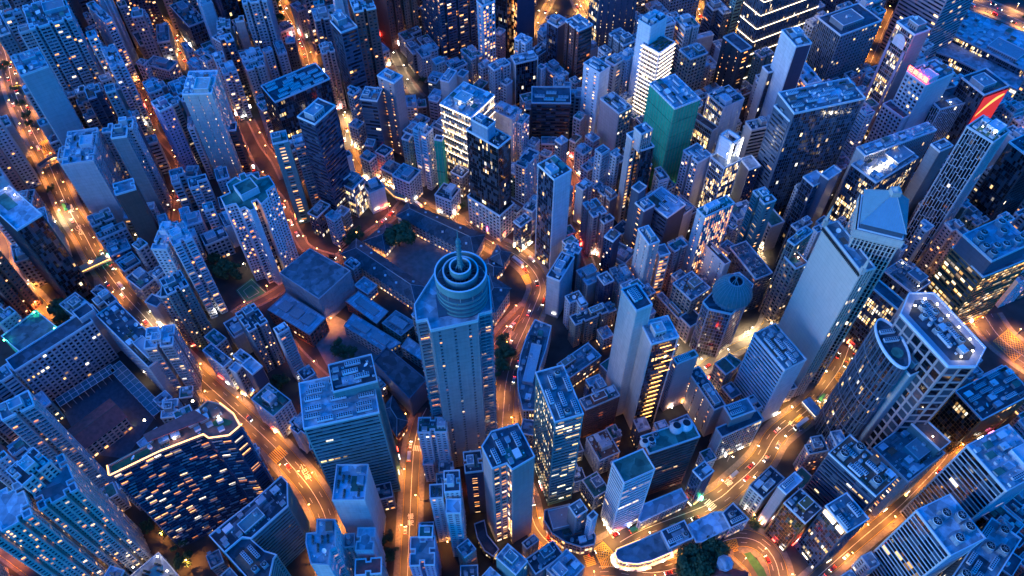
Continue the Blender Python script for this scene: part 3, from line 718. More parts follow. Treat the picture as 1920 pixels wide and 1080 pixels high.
c5 790 600 830 640 920 590|20|T T|l|d|x|tenement|small dark roof tucked beside the curved road, bottom centre
c5 830 700 890 810 1065 660|25|T T|m|d|x|tenement|long dark roof beside the curved road, bottom centre
c5 940 800 1085 900 1250 790|26|T T|l|b|x|tenement|bright blue roof left of the yellow box junction
c5 1120 340 1165 420 1240 365|40|W R|m|c|x|tenement|grey block on the rounded island by the box junction
c5 1240 410 1272 442 1315 405|40|b b|w|c|c|tenement|thin white banded block at the tip of the rounded island
c5 1200 170 1290 290 1395 235|20|U T|m|g|x|tenement|green-roofed low block left of the white-banded junction tower
d1 430 740 600 985 800 870|92|W W|g|b|cx|scaffolded_tower|tower wrapped in bright green scaffold netting
c2 258 300 330 312 350 272|56|W W|g|d|n|scaffolded_tower|thin strip of green netting behind the red-striped tower
d2 180 245 300 400 415 360|84|g g|d|d|n|office_tower|black tower behind the perforated pale blade
d2 695 390 810 510 920 430|60|r W|w|c|c|office_tower|white gridded tower with plain side, left of the glowing crown
d2 930 445 1045 560 1190 475|62|H G|w|c|n|office_tower|tower with a blazing white portal crown
d2 1185 475 1270 572 1375 540|60|W r*|n|w|n|office_tower|dark tower with flaking white roof and green light strip
d1 900 850 1040 975 1225 890|62|H D|w|d|cx|office_tower|white-framed tower with a bright glass slot and fans on its roof
d2 770 75 940 225 985 185|44|H W|w|d|n|office_block|lower white-framed wing with lit glass, below the slot tower
d2 1240 140 1290 215 1440 180|60|W b|s|d|x|office_tower|cream block with black roof left of the large banded office
d2 1765 630 1850 720 1960 650|70|G G|b|b|n|office_tower|slim glass tower with flat blue roof and lit edge, right of centre
e2 90 610 160 660 275 580|78|W W|b|b|n|plant_block|blue lift box above the slim glass tower
d2 795 930 870 1000 1150 885|80|D V|w|g|x|office_tower|white tower with tall slit windows and an arched glass dormer
d2 365 810 535 1005 655 860|55|b W|n|w|c|office_block|dark curved-front block with white rooftop fans, centre right
d2 210 730 280 775 350 722|70|W W|b|c|n|office_tower|blue-grey lift tower, thin, right of the perforated blade
d2 250 865 325 945 415 885|60|D W|b|c|x|office_tower|blue-grey tower with scattered orange lights below the thin lift tower
d3 285 140 370 290 460 250|68|D D|s|c|x|apartment_tower|cream tower with roof frame and columns of yellow windows
d3 430 300 465 390 553 355|52|D b|s|c|c|apartment_tower|short cream tower with striped balconies beside the roof-framed one
d3 540 290 600 350 712 285|46|R R|p|c|x|apartment_block|mauve block with small dish behind the short cream tower
d3 890 255 1050 470 1097 435|46|D W|w|d|c|office_block|white tilted slab with slit windows and dark roof pipes
d3 610 620 750 790 895 655|36|O O|t|c|xx|office_block|old stone block with stacked roof sheds above the bright lane
d3 650 930 740 1030 850 950|20|O W|s|d|n|tenement|low stone block glowing at the foot of the domed tower
d3 455 730 640 960 685 930|17|O O|t|c|x|tenement|narrow golden lit row house left of the old stone block
d3 1120 300 1330 600 1472 530|40|T T|b|c|uuu|office_block|long plant-covered roof with white ducts, right of the dome
d3 1020 290 1085 370 1130 290|36|T T|p|c|u|tenement|pinkish block with round tanks left of the plant-covered roof
d3 1360 10 1470 125 1592 85|30|O W|s|g|n|office_block|small square-windowed stone block with green roof and lit walls
d3 1590 390 1690 505 1800 450|65|O O|t|t|k|hotel_tower|tan tower with a lamp-lit roof terrace beside the white pyramid tower
d3 1610 250 1680 295 1860 180|80|G H|t|c|x|hotel_tower|upper part of the tan terrace tower, glowing gold
d3 1640 110 1700 160 1850 100|50|G G|b|c|x|office_block|low blue glass roof between the slim glass tower and the hotel
c5 120 60 190 62 190 0|25|R R|l|w|n|tenement|small pale block left of the navy block, bottom centre
'''
LABS = {}; ROOTS = {}
def fix(s): return s
for line in TABLE.strip().split('\n'):
    k = line.split('|')
    if k[-1] == 'dummy': continue
    c = k[0].split(); t = c[0]; v = [float(q) for q in c[1:]]
    h = float(k[1]); sAB, sBC = k[2].split()
    pts = rect3(px(t, v[0], v[1]), px(t, v[2], v[3]), px(t, v[4], v[5]), h)
    name, label = k[6], k[7]
    wall = {'y': 's', 'g': 'gn'}.get(k[3], k[3])
    cat = {'apartment': 'tower block', 'plant': 'building', 'tenement': 'building', 'white': 'house', 'warehouse': 'building', 'school': 'school', 'hotel': 'tower', 'bank': 'tower', 'scaffolded': 'building'}.get(name.split('_')[0], 'office building')
    items = k[5].replace('n', '').replace('a', 'x')
    GRP = {'tenement': 'low blocks along the streets', 'apartment': 'apartment towers', 'office': 'office towers', 'school': 'school buildings'}.get(name.split('_')[0])
    base = 0.0
    if wall == 'gn' and 'gn' not in WALL:
        WALL['gn'] = surf('green_netting', (.03, .42, .25), .9, .35, .35, bump=.4)
    ROOTS[label] = building(name, label, pts, h, [sAB, sBC, sAB, sBC], wall, k[4], items, cat, GRP, base, glass='H' if name == 'bank_tower' else None)

# ---------------------------------------------------------------- landmark buildings with shapes of their own
def poly_px(t, pts, h): return [un(px(t, *p), h) for p in pts]
def strip_along(root, P, z, mat, wdt=.35, hgt=.25, closed=True, name='light_strip', idx=None):
    m = MB(); n = len(P)
    for i in (idx if idx is not None else range(n)):
        a, b = P[i], P[(i+1) % n]; e = (b-a); L = e.length; e.normalize(); nn = Vector((e.y, -e.x))
        m.obox(v3(a, z)+v3(nn, 0)*.14, v3(e, 0)*L, v3(nn, 0)*wdt, (0, 0, hgt), 0, True)
    return m.obj(name, mat, root)
def disc_ring(m, c, r0, r1, z0, z1, n=40, mi=0):
    a = lambda r, i, z: (c[0]+r*math.cos(2*math.pi*i/n), c[1]+r*math.sin(2*math.pi*i/n), z)
    for i in range(n):
        m.quad(a(r1, i, z0), a(r1, i+1, z0), a(r1, i+1, z1), a(r1, i, z1), mi); m.quad(a(r0, i+1, z0), a(r0, i, z0), a(r0, i, z1), a(r0, i+1, z1), mi)
        m.quad(a(r1, i, z1), a(r1, i+1, z1), a(r0, i+1, z1), a(r0, i, z1), mi); m.quad(a(r0, i, z0), a(r0, i+1, z0), a(r1, i+1, z0), a(r1, i, z0), mi)

# the ringed tower in the middle
P1 = [un(p, 157) for p in [(777, 574), (781, 605), (801, 601), (808, 622), (896, 603), (898, 592), (922, 586), (917, 522), (882, 487), (832, 487)]]
root, H, P, e, f = building('ringed_tower', 'tall blue tower crowned by three stacked rings and a spire, centre of the city', P1, 157, ['q', 'q', 'r', 'D', 'q', 'q', 'q', 'W', 'W', 'W'], 'm', 'w', '', 'tower', None, parapet=1.6)
cen1 = un((868, 561), 157); lc = cen1 - sum(P1, Vector((0, 0)))/len(P1)
rr = (un((818, 521), 178)-un((917, 521), 178)).length/2
m = MB(); m.cyl((lc.x, lc.y, 157), rr*.94, 16, 40); dr = m.obj('drum', WALL['b'], root)
for k in range(4):
    m = MB(); disc_ring(m, lc, rr*.93, rr*1.0, 159+k*3.3, 160.2+k*3.3); m.obj('drum_ledge', WALL['e'], root)
for nm, rad, z, hh in (('big_ring', rr, 174, 5.4), ('middle_ring', rr*.68, 175.6, 5), ('top_ring', rr*.41, 179, 4.6)):
    m = MB(); disc_ring(m, lc, rad-.7, rad, z, z+hh, 44); ro = m.obj('crown_ring', WALL['e'], root)
    m = MB(); disc_ring(m, lc, rad-.65, rad+.08, z+hh, z+hh+.25, 44); m.obj('coping', COPING, ro)
    m = MB(); m.cyl((lc.x, lc.y, z-2), rad-.75, .4, 40); m.obj('deck', ROOF['d'], ro)
    m = MB()
    for k in range(12):
        a = k*math.pi/6; r0 = rad*.35; m.tube((lc.x+r0*math.cos(a), lc.y+r0*math.sin(a), z+1), (lc.x+(rad-.7)*math.cos(a), lc.y+(rad-.7)*math.sin(a), z+1), .22)
        m.tube((lc.x+(rad-.8)*math.cos(a), lc.y+(rad-.8)*math.sin(a), z-6), (lc.x+(rad-.8)*math.cos(a), lc.y+(rad-.8)*math.sin(a), z+1), .25)
    m.obj('spoke', METAL, ro)
m = MB()
for k in range(4):
    a = k*math.pi/2+.4; m.tube((lc.x+rr*.3*math.cos(a), lc.y+rr*.3*math.sin(a), 178), (lc.x, lc.y, 188), .35)
m.cyl((lc.x, lc.y, 177), 1.3, 10, 10, 1.1); m.cyl((lc.x, lc.y, 187), 1.1, 16, 10, .9); m.cyl((lc.x, lc.y, 203), .3, 7, 8, .1)
for z in range(180, 203, 3): m.cyl((lc.x, lc.y, z), 1.45, .3, 10)
m.obj('spire', WALL['e'], root)
ba = [un(px('c3', *q_), 162) for q_ in ((292, 885), (505, 850), (490, 720), (272, 745))]; cc0 = sum(P1, Vector((0, 0)))/len(P1)
m = MB(); q4 = [v3(p-cc0, 157) for p in ba]; m.ring(q4, [k+Vector((0, 0, 6)) for k in q4]); m.poly([k+Vector((0, 0, 6)) for k in q4]); m.obj('lift_room', WALL['b'], root)

# pyramid-roofed tower and its plain white flank
TL, BL, BR, TR = [un(p, 152) for p in ((1613, 367), (1607, 430), (1692, 452), (1697, 385))]
sq = rect3((1613, 367), (1607, 430), (1692, 452), 152)
root, H, P, e, f = building('pyramid_tower', 'stone tower with a blue pyramid roof and tall dark openings under the cornice', sq, 152, ['O', 'V', 'W', 'W'], 'k', 's', '', 'tower', None, glass='D')
m = MB(); Q = inset(P, -1.0); m.ring([v3(p, 145) for p in P], [v3(p, 147) for p in Q]); m.ring([v3(p, 147) for p in Q], [v3(p, 152.6) for p in Q]); m.obj('cornice', WALL['s'], root)
m = MB(); Q1 = inset(P, .8); m.ring([v3(p, 152) for p in Q1], [v3(p, 157) for p in Q1]); m.obj('attic', WALL['b'], root)
m = MB(); Q2 = inset(P, -.2); c0 = sum(P, Vector((0, 0)))/4; ap = v3(c0, 173)
for i in range(4):
    a, b = Q2[i], Q2[(i+1) % 4]; m.poly([v3(a, 157), v3(b, 157), ap])
m.poly([v3(p, 157) for p in Q2][::-1]); pr = m.obj('pyramid_roof', surf('pyramid_metal', (.34, .50, .60), .35, .08, .3, .3, streak=False), root)
m = MB()
for i in range(4):
    a, b = v3(Q2[i], 157), v3(Q2[(i+1) % 4], 157); mid = (a+b)/2
    m.tube(a, ap, .3, 0, 4)
    for k in range(1, 20):
        t = k/20; s0 = a.lerp(b, t); s1 = ap.lerp(a if t < .5 else b, abs(1-2*t) if False else (1-2*t if t < .5 else 2*t-1)); m.tube(s0+Vector((0, 0, .05)), s1+Vector((0, 0, .1)), .12, 0, 3)
m.obj('standing_seam', METAL, pr)
m = MB(); m.box(c0.x-2.4, c0.x+2.4, c0.y-2.4, c0.y+2.4, 170.5, 174); m.cyl((c0.x, c0.y, 174), 1.9, 2.2, 12, .5); m.cyl((c0.x, c0.y, 176.2), .25, 4, 6, .05); m.obj('lantern', WALL['s'], root)
HW = 137
wa, wb = un((1545, 423), HW), un((1615, 512), HW); we = (wb-wa).normalized(); wn_ = Vector((-we.y, we.x))
if wn_.dot((un((1652, 408), 152)-wa)) < 0: wn_ = -wn_
dep = 9.0
wing = [wa, wb, wb+wn_*dep, wa+wn_*dep]
root, H, P, e, f = building('tower_flank', 'broad plain white wall with horned corners standing below the pyramid roof', wing, HW, ['W', 'V', 'W', 'W'], 'k', 'c', 'd', 'tower', None)
for cx_ in (P[0], P[1]):
    m = MB(); m.obox((cx_.x-1.2, cx_.y-1.2, HW), (2.4, 0, 0), (0, 2.4, 0), (0, 0, 5)); m.cyl((cx_.x, cx_.y, HW+5), 1.4, 12, 4, .1); m.obj('corner_horn', WALL['s'], root)
m = MB(); n_ = 34
for k in range(n_):
    p = P[0].lerp(P[1], (k+.5)/n_); m.obox(v3(p, HW-3.2)-v3(we, 0)*.35-v3(wn_, 0)*.5, v3(we, 0)*.7, v3(wn_, 0)*-.35, (0, 0, 2.2))
m.obj('frieze_slot', DARKM, root)

# eight-sided lamp-rimmed tower and the boat-shaped glass tower
O8 = [un(p, 125) for p in ((1687, 590), (1777, 689), (1829, 689), (1847, 654), (1750, 551), (1703, 551))]
root, H, P, e, f = building('octagon_tower', 'big pale tower with an elongated eight-sided roof rimmed by lamps', O8, 125, ['M', 'M', 'M', 'M', 'M', 'M'], 'p', 'd', '', 'tower', None, parapet=1.4)
Pi = inset(P, 4.2); m = MB(); Po = inset(P, .2)
for i in range(len(P)):
    j = (i+1) % len(P); m.quad(v3(Po[i], H+.25), v3(Po[j], H+.25), v3(Pi[j], H+.25), v3(Pi[i], H+.25)); m.quad(v3(Pi[i], H), v3(Pi[j], H), v3(Pi[j], H+1.2), v3(Pi[i], H+1.2)) if False else m.quad(v3(Pi[j], H-.1), v3(Pi[i], H-.1), v3(Pi[i], H+.25), v3(Pi[j], H+.25))
m.obj('roof_walk', WALL['l'], root)
ax = axes(P); ay = Vector((-ax.y, ax.x)); ang = math.atan2(ax.y, ax.x); q = random.Random(5)
cc = sum(Pi, Vector((0, 0)))/len(Pi)
for i in range(-6, 7):
    for j in (-2, -1, 0, 1, 2):
        p = cc+ax*i*5.0+ay*j*3.6
        if inside(inset(P, 5.5), p, 2.2):
            kk = q.choice(('cooling_unit', 'chiller', 'air_conditioner', 'pipe_run', 'stair_house', 'chiller', 'round_tank'))
            if kk == 'chiller' and (i+j) % 2: kk = 'cooling_unit'
            add(kk, shared(kk), root, (p.x, p.y, H+.05), ang)
nL = 0; Pl = inset(P, 5)
for i in range(len(Pl)):
    a, b = Pl[i], Pl[(i+1) % len(Pl)]; L = (b-a).length; c_ = max(1, int(L/8))
    if i in (0,): continue
    for k in range(c_):
        p = a.lerp(b, (k+.5)/c_); m = MB(); m.tube((0, 0, 0), (0, 0, 2.2), .08, 0); m.box(-.35, .35, -.35, .35, 2.2, 2.75, 1)
        lo = m.obj('roof_lamp', [METAL, LAMP_W], root, (p.x, p.y, H+.05)); lamp_light(lo, (0, 0, 1.7), 'W', 75)
def ellipse_poly(c, ax, a, b, n=28):
    ay = Vector((-ax.y, ax.x)); return [c+ax*a*math.cos(2*math.pi*i/n)+ay*b*math.sin(2*math.pi*i/n) for i in range(n)]
t0_, t1_ = un((1652, 600), 112), un((1700, 692), 112); ca = (t0_+t1_)/2; aax = (t1_-t0_).normalized(); la = (t1_-t0_).length/2
ov = ellipse_poly(ca+Vector((-1, 0)), aax, la, la*.42)
root, H, P, e, f = building('oval_tower', 'dark glass tower with a pointed oval roof and curved gridded front', ov, 112, ['g']*28, 'b', 'd', '', 'tower', None, parapet=1.8)
cc = Vector((0, 0))
for k, s_ in enumerate((-.45, -.12)):
    p = cc+aax*la*s_; add('chiller', shared('chiller'), root, (p.x, p.y, H+.05), math.atan2(aax.y, aax.x)+math.pi/2)
m = MB(); mm = aax*la*.38; m.cyl((mm.x, mm.y, H), la*.2, 1.2, 16); m.obj('roof_drum', ROOF['g'], root)
m = MB()
for k in range(3, 28, 4):
    z = 8+k*3.8
    if z < H-4: 
        for i in range(28):
            a, b = P[i], P[(i+1) % 28]; ee = b-a; nn = Vector((ee.y, -ee.x)).normalized(); m.obox(v3(a, z)+v3(nn, 0)*.02, v3(ee, 0), v3(nn, 0)*.3, (0, 0, .2))
m.obj('floor_band', METAL, root)
wd = rect3((1688, 640), (1706, 706), (1731, 663), 104)
building('office_tower', 'plain triangular-looking shaft with a low roof wedged behind the oval glass tower', wd, 104, ['W', 'W', 'W', 'W'], 'l', 'd', 'x', 'office building', 'office towers')

# domed tower
D8 = [un(px('d3', *p), 52) for p in ((850, 805), (905, 870), (1110, 915), (1250, 800), (1305, 650), (1180, 540), (1085, 560))]
root, H, P, e, f = building('domed_tower', 'eight-sided dark glass tower topped by a teal ribbed dome', D8, 52, ['G', 'g', 'g', 'b', 'W', 'W', 'W'], 'l', 'd', '', 'tower', None, parapet=1.5)
dc = un(px('d3', 1115, 720), 56)-sum(D8, Vector((0, 0)))/len(D8); dr_ = (un(px('d3', 930, 700), 56)-un(px('d3', 1300, 700), 56)).length/2*.97
m = MB(); m.cyl((dc.x, dc.y, 52), dr_*.9, 5, 28, cap=False)
for i in range(28):
    a = 2*math.pi*i/28; m.obox((dc.x+dr_*.9*math.cos(a)-.4, dc.y+dr_*.9*math.sin(a)-.4, 52), (.8, 0, 0), (0, .8, 0), (0, 0, 5))
m.obj('drum', WALL['l'], root)
m = MB(); N = 28; prof = [(1.0, 57), (.93, 60.5), (.8, 63.8), (.62, 66.6), (.42, 68.6), (.34, 69.2)]
for (r0, z0), (r1, z1) in zip(prof, prof[1:]):
    a = [(dc.x+dr_*r0*math.cos(2*math.pi*i/N), dc.y+dr_*r0*math.sin(2*math.pi*i/N), z0) for i in range(N)]; b = [(dc.x+dr_*r1*math.cos(2*math.pi*i/N), dc.y+dr_*r1*math.sin(2*math.pi*i/N), z1) for i in range(N)]
    m.ring(a, b)
m.poly([(dc.x+dr_*.34*math.cos(2*math.pi*i/N), dc.y+dr_*.34*math.sin(2*math.pi*i/N), 67.5) for i in range(N)], 1)
dm = m.obj('dome', [WALL['e'], DARKM], root)
m = MB()
for i in range(N):
    a = 2*math.pi*i/N
    for (r0, z0), (r1, z1) in zip(prof, prof[1:]): m.tube((dc.x+dr_*r0*math.cos(a), dc.y+dr_*r0*math.sin(a), z0+.1), (dc.x+dr_*r1*math.cos(a), dc.y+dr_*r1*math.sin(a), z1+.1), .16, 0, 4)
disc_ring(m, dc, dr_*.32, dr_*.38, 69.0, 69.8, 24); m.obj('dome_rib', METAL, dm)
m = MB(); 
for k in range(3): m.tube((dc.x-5+k*3, dc.y-4, 69), (dc.x+3-k*2, dc.y+4, 72), .2)
m.tube((dc.x, dc.y, 68), (dc.x, dc.y, 76), .2); m.obj('roof_rig', METAL, root)

# bronze tower's raised roof
bl = rect3((1809, 440), (1859, 492), (1926, 452), 82)
building('plant_block', 'raised square blue roof with three big round fans on the bronze tower', bl, 82, ['W', 'W', 'W', 'W'], 'b', 'b', 'uu', 'building', None, base=68.0, parapet=1.6)
# terrace tower with the shining terrace, bottom left
TT = [un(p, 105) for p in ((207, 892), (300, 847), (383, 815), (393, 822), (430, 817), (450, 800), (438, 778), (412, 758), (390, 752), (372, 768), (290, 812), (286, 830), (204, 874))]
root, H, P, e, f = building('terrace_tower', 'wide dark apartment tower whose glowing roof terrace has lawns and a brown canopy', TT, 105, ['f']*len(TT), 'n', 't', 'x', 'tower block', None, coping=WALL['t'], glass='r')
mbe = MB()
for k in range(34):                        # short white balcony slabs scattered over the two front faces
    q = random.Random(k*3+1)
    for i in (0, 1, 2, 3, 4, 5):
        a, b = P[i], P[(i+1) % len(P)]; ee = (b-a); L = ee.length
        if L < 8: continue
        ee.normalize(); nn = Vector((ee.y, -ee.x)); m = mbe; x = q.uniform(0, 9)
        while x < L-3:
            w_ = q.uniform(2.5, 5.5); m.obox(v3(a+ee*x, 3+k*3)+v3(nn, 0)*.3, v3(ee, 0)*min(w_, L-x), v3(nn, 0)*.8, (0, 0, .25), 0, True); x += w_+q.uniform(4, 13)
mbe.obj('balcony_edges', METAL, root)['kind'] = 'stuff'
P_ = P; strip_along(root, P_, H+1.15, STRIPO, .45, .3, name='terrace_light', idx=list(range(0, 7))+[12])
def patch(root, t, pts, z, mat, name, h=.15, off=None):
    c = sum(off, Vector((0, 0)))/len(off) if off else Vector((0, 0)); pp = [un(px(t, *q_), z)-c for q_ in pts]
    if area(pp) < 0: pp = pp[::-1]
    m = MB(); m.ring([v3(p, z) for p in pp], [v3(p, z+h) for p in pp]); m.poly([v3(p, z+h) for p in pp]); return m.obj(name, mat, root)
patch(root, 'p', ((212, 886), (280, 850), (284, 838), (210, 875)), 105.02, TURF, 'lawn', .2, TT)
patch(root, 'a4', ((1330, 1005), (1290, 940), (1750, 715), (1870, 790), (1820, 815)), 109, ROOF['r'], 'canopy', .5, TT)
patch(root, 'p', ((388, 800), (412, 782), (436, 790), (430, 798)), 105.02, TURF, 'lawn', .2, TT)
for pp_ in ((412, 786), (364, 756), (274, 792), (330, 826)):
    p = un(pp_, 106)-sum(TT, Vector((0, 0)))/len(TT); m = MB(); m.tube((0, 0, 0), (0, 0, 3), .08); m.box(-.4, .4, -.4, .4, 3, 3.6, 1); lo = m.obj('roof_lamp', [METAL, LAMP_W], root, (p.x, p.y, H+.1)); lamp_light(lo, (0, 0, 2.2), 'Y', 900)
# L-shaped teal glass office
L1 = [un(px('b5', *p), 60) for p in ((60, 720), (200, 872), (360, 735), (440, 745), (770, 450), (765, 240), (710, 182), (600, 285), (455, 410), (240, 575))]
building('glass_office', 'teal glass office wing with stepped dark roofs and a green patch, bottom left', L1, 60, ['G', 'G', 'B', 'B', 'B', 'W', 'W', 'W', 'W'] + ['G'], 'e', 'd', 'x', 'office building')
L2 = [un(px('b5', *p), 58) for p in ((200, 872), (430, 1130), (600, 1120), (640, 930), (670, 890), (560, 858), (430, 745), (350, 745))]
building('glass_office', 'lower wing of the teal glass office with a row of grey ducts on its roof', L2, 58, ['G', 'G', 'B', 'B', 'B', 'B', 'W', 'W'], 'e', 'd', 'cu', 'office building')
# mauve tower
MV = [un(p, 105) for p in ((903, 838), (923, 880), (950, 870), (960, 882), (1003, 857), (971, 795), (921, 810))]
building('apartment_tower', 'tall mauve tower with folded plain walls and roof fans, bottom centre', MV, 105, ['D', 'O', 'g', 'D', 'D', 'W', 'W'], 'p', 'd', 'cpx', 'tower block', 'apartment towers')
# white many-cornered tower
JW = [un(px('b2', *p), 82) for p in ((160, 820), (205, 905), (270, 885), (300, 880), (335, 930), (380, 910), (430, 945), (478, 925), (445, 860), (490, 840), (530, 885), (600, 820), (575, 765), (650, 710), (600, 628), (500, 655), (440, 610), (400, 635), (380, 600), (330, 620), (345, 665), (300, 640), (215, 700), (250, 780))]
root, H, P, e, f = building('apartment_tower', 'large white many-cornered tower with a sunken square roof beside the dark museum box', JW, 82, ['W', 'r', 'r', 'r', 'r', 'r', 'W', 'g', 'g', 'W', 'r', 'r', 'r', 'r', 'W', 'W', 'W', 'W', 'W', 'W', 'W', 'W', 'W', 'W'], 'w', 'g', '', 'tower block', 'apartment towers')
jc = sum(JW, Vector((0, 0)))/len(JW); jr = [un(px('b2', *p), 88)-jc for p in ((270, 705), (345, 800), (500, 720), (425, 630))]
if area(jr) < 0: jr = jr[::-1]
m = MB(); m.ring([v3(p, H) for p in jr], [v3(p, H+6) for p in jr]); ji = inset(jr, .6); m.ring([v3(p, H+6) for p in ji], [v3(p, H+5) for p in ji][0:4]) if False else None
for i in range(4):
    m.quad(v3(jr[i], H+6), v3(jr[(i+1) % 4], H+6), v3(ji[(i+1) % 4], H+6), v3(ji[i], H+6)); m.quad(v3(ji[(i+1) % 4], H+5), v3(ji[i], H+5), v3(ji[i], H+6), v3(ji[(i+1) % 4], H+6))
m.poly([v3(p, H+5) for p in ji], 1); m.obj('plant_room', [COPING, ROOF['g']], root)
# little many-cornered white block, bottom
SB = [un(px('b5', *p), 70) for p in ((930, 790), (975, 975), (1135, 985), (1150, 850), (1200, 825), (1195, 575), (1030, 572), (1025, 690), (935, 700))]
building('apartment_tower', 'white stepped tower with a planted round-cornered terrace, bottom centre left', SB, 70, ['R', 'W', 'q', 'q', 'R', 'W', 'W', 'W', 'W'], 'w', 'w', 'gx', 'tower block', 'apartment towers')
# museum boxes and the old walled compound
MBX = [un(p, 30) for p in ((524, 512), (598, 561), (657, 508), (581, 466))]
root, H, P, e, f = building('museum', 'huge dark textured box floating over the courtyard, left of the compound', MBX, 30, ['W']*4, 'l', 'c', '', 'museum', None, coping=WALL['l'], parapet=.5)
m = MB(); 
for z in range(2, 30, 2):
    for i in range(4):
        a, b = P[i], P[(i+1) % 4]; ee = b-a; L = ee.length; ee.normalize(); nn = Vector((ee.y, -ee.x)); q = random.Random(z*7+i); x = 0
        while x < L-1.5:
            wd_ = q.uniform(1.5, 5); 
            if q.random() < .6: m.obox(v3(a+ee*x, z)+v3(nn, 0)*.3, v3(ee, 0)*min(wd_, L-x), v3(nn, 0)*q.uniform(.1, .3), (0, 0, 1.2))
            x += wd_+.6
m.obj('cast_cladding', WALL['l'], root)
MB2 = [un(p, 24) for p in ((700, 678), (768, 748), (800, 712), (725, 650))]
building('museum', 'dark box-shaped hall with a grid-marked black roof beside the big teal tower', MB2, 24, ['W']*4, 'b', 'd', '', 'museum', None, coping=WALL['b'], parapet=.5)
def hall(name, label, quad, h, rise, wall='s', roof='s', style='O', cat='building', group='old halls of the walled compound', gable=False, skyl=6, glass='T'):
    """low building with a hipped (or gabled) roof along its long side"""
    p = [un(q_, h) for q_ in quad]
    if area(p) < 0: p = p[::-1]
    if (p[1]-p[0]).length < (p[2]-p[1]).length: p = p[1:]+p[:1]
    c = sum(p, Vector((0, 0)))/4; r = thing(name, label, cat, (c.x, c.y, 0), group); P = [k-c for k in p]
    mw, mg = MB(), MB(); core = inset(P, .4)
    for i in range(4): facade(mw, mg, core[i], core[(i+1) % 4], h, style, 0, i*40)
    mw.obj('wall', WALL[wall], r); g = mg.obj('glazing', GL[glass], r)
    if g: g['kind'] = 'stuff'
    E_ = inset(P, -.9); a, b, c2, d = [v3(k, h) for k in E_]; m1 = (a+d)/2; m2 = (b+c2)/2; L = (m2-m1).length; wd_ = (d-a).length
    k = 0 if gable else min(.45, wd_/2/L); r1 = m1.lerp(m2, k)+Vector((0, 0, rise)); r2 = m2.lerp(m1, k)+Vector((0, 0, rise))
    m = MB(); m.quad(a, b, r2, r1); m.quad(c2, d, r1, r2); m.poly([b, c2, r2]); m.poly([d, a, r1]); m.poly([a, d, c2, b]); ro = m.obj('roof', ROOF[roof], r)
    m = MB(); m.tube(r1, r2, .25, 0, 5)
    for s0, s1 in ((a, r1), (d, r1), (b, r2), (c2, r2)): m.tube(s0, s1, .2, 0, 5)
    m.obj('ridge', METAL if roof != 'r' else WALL['r'], ro)
    q = random.Random(int(L)); 
    for s in range(skyl):
        t = (s+.5)/skyl; side = q.random() < .5; base_ = (a.lerp(b, t) if side else d.lerp(c2, t)); rd = r1.lerp(r2, t); p0 = base_.lerp(rd, .5); m = MB(); m.box(-.8, .8, -.8, .8, 0, .9); m.obj('skylight', WHITEM, r, p0-Vector((0, 0, .2)))
    FOOT.append((p, h, label)); return r
hall('barracks_hall', 'long slate-roofed colonial hall between the ringed tower and the dark museum box', ((641, 476), (778, 566), (797, 538), (668, 449)), 14, 5)
hall('barracks_hall', 'three-storey slate-roofed hall with lit verandahs at the top of the courtyard', ((744, 404), (888, 478), (908, 441), (765, 381)), 14, 5)
hall('barracks_hall', 'short slate-roofed hall behind the big round tree', ((683, 452), (722, 470), (757, 425), (722, 420)), 9, 4, skyl=1)
hall('court_house', 'broad slate-roofed court house just right of the ringed tower', ((893, 556), (927, 584), (956, 541), (918, 516)), 20, 4, skyl=3)
hall('gate_house', 'small hipped lodge on the corner above the winding road', ((920, 484), (942, 497), (957, 474), (933, 460)), 11, 4, skyl=1)
hall('gate_house', 'low dark lodge behind the ringed tower by the winding road', ((900, 500), (925, 518), (944, 502), (915, 486)), 9, 3, skyl=1)
def metal_hall(label, quad, h, rf='b', wall='r', boxes=1):
    p = [un(q_, h) for q_ in quad]
    root, H, P, e, f = building('gallery_hall', label, p, h, ['O', 'O', 'W', 'W'], wall, rf, '', 'building', 'flat metal roofed halls', parapet=.35, coping=METAL)
    cen = sum(P, Vector((0, 0)))/4; L = max((P[i]-P[i-1]).length for i in range(4)); w_ = min((P[i]-P[i-1]).length for i in range(4))
    for k in range(boxes):
        t = (k+.5)/boxes-.5; o = e*(t*L*.8); hl, hw = L*.8/boxes*.4, w_*.22
        m = MB(); m.obox(v3(o-e*hl-f*hw, H+.05), v3(e*2*hl, 0), v3(f*2*hw, 0), (0, 0, 1.3)); m.obj('roof_lantern', METAL, root)
    m = MB()
    for k in range(int(L/2.2)):
        o = e*(-L/2+1+k*2.2); m.obox(v3(o-f*(w_/2-.6), H+.02), v3(e*.14, 0), v3(f*(w_-1.2), 0), (0, 0, .16))
    m.obj('roof_seams', METAL, root)['kind'] = 'stuff'
metal_hall('flat blue metal roof with three square lanterns beside the dark museum box', ((502, 581), (580, 628), (611, 596), (536, 549)), 16, 'b', 'r', 3)
metal_hall('long pale blue metal roof nearest the sandy yard', ((645, 611), (722, 660), (752, 643), (662, 588)), 12, 'b', 's', 2)
metal_hall('short blue metal roof over red brick walls inside the compound', ((648, 565), (706, 607), (728, 584), (672, 546)), 12, 'b', 'r', 1)
metal_hall('pale flat roof right of the long blue metal roof', ((752, 650), (790, 676), (798, 655), (765, 632)), 12, 'w', 's', 0)
metal_hall('flat dark roof around a lit square light well beside the ringed tower', ((716, 606), (752, 630), (782, 606), (742, 582)), 11, 'c', 't', 1)
hall('brick_house', 'small brick house with dark hipped roof and arched white base below the dark hall', ((716, 770), (744, 815), (763, 790), (735, 745)), 12, 4, 'r', 's', 'O', skyl=0)
hall('church_hall', 'long red tiled roof hall inside the school yard, left', ((119, 814), (150, 847), (236, 782), (205, 750)), 15, 4, 's', 'r', 'O', group=None, skyl=0, gable=True)
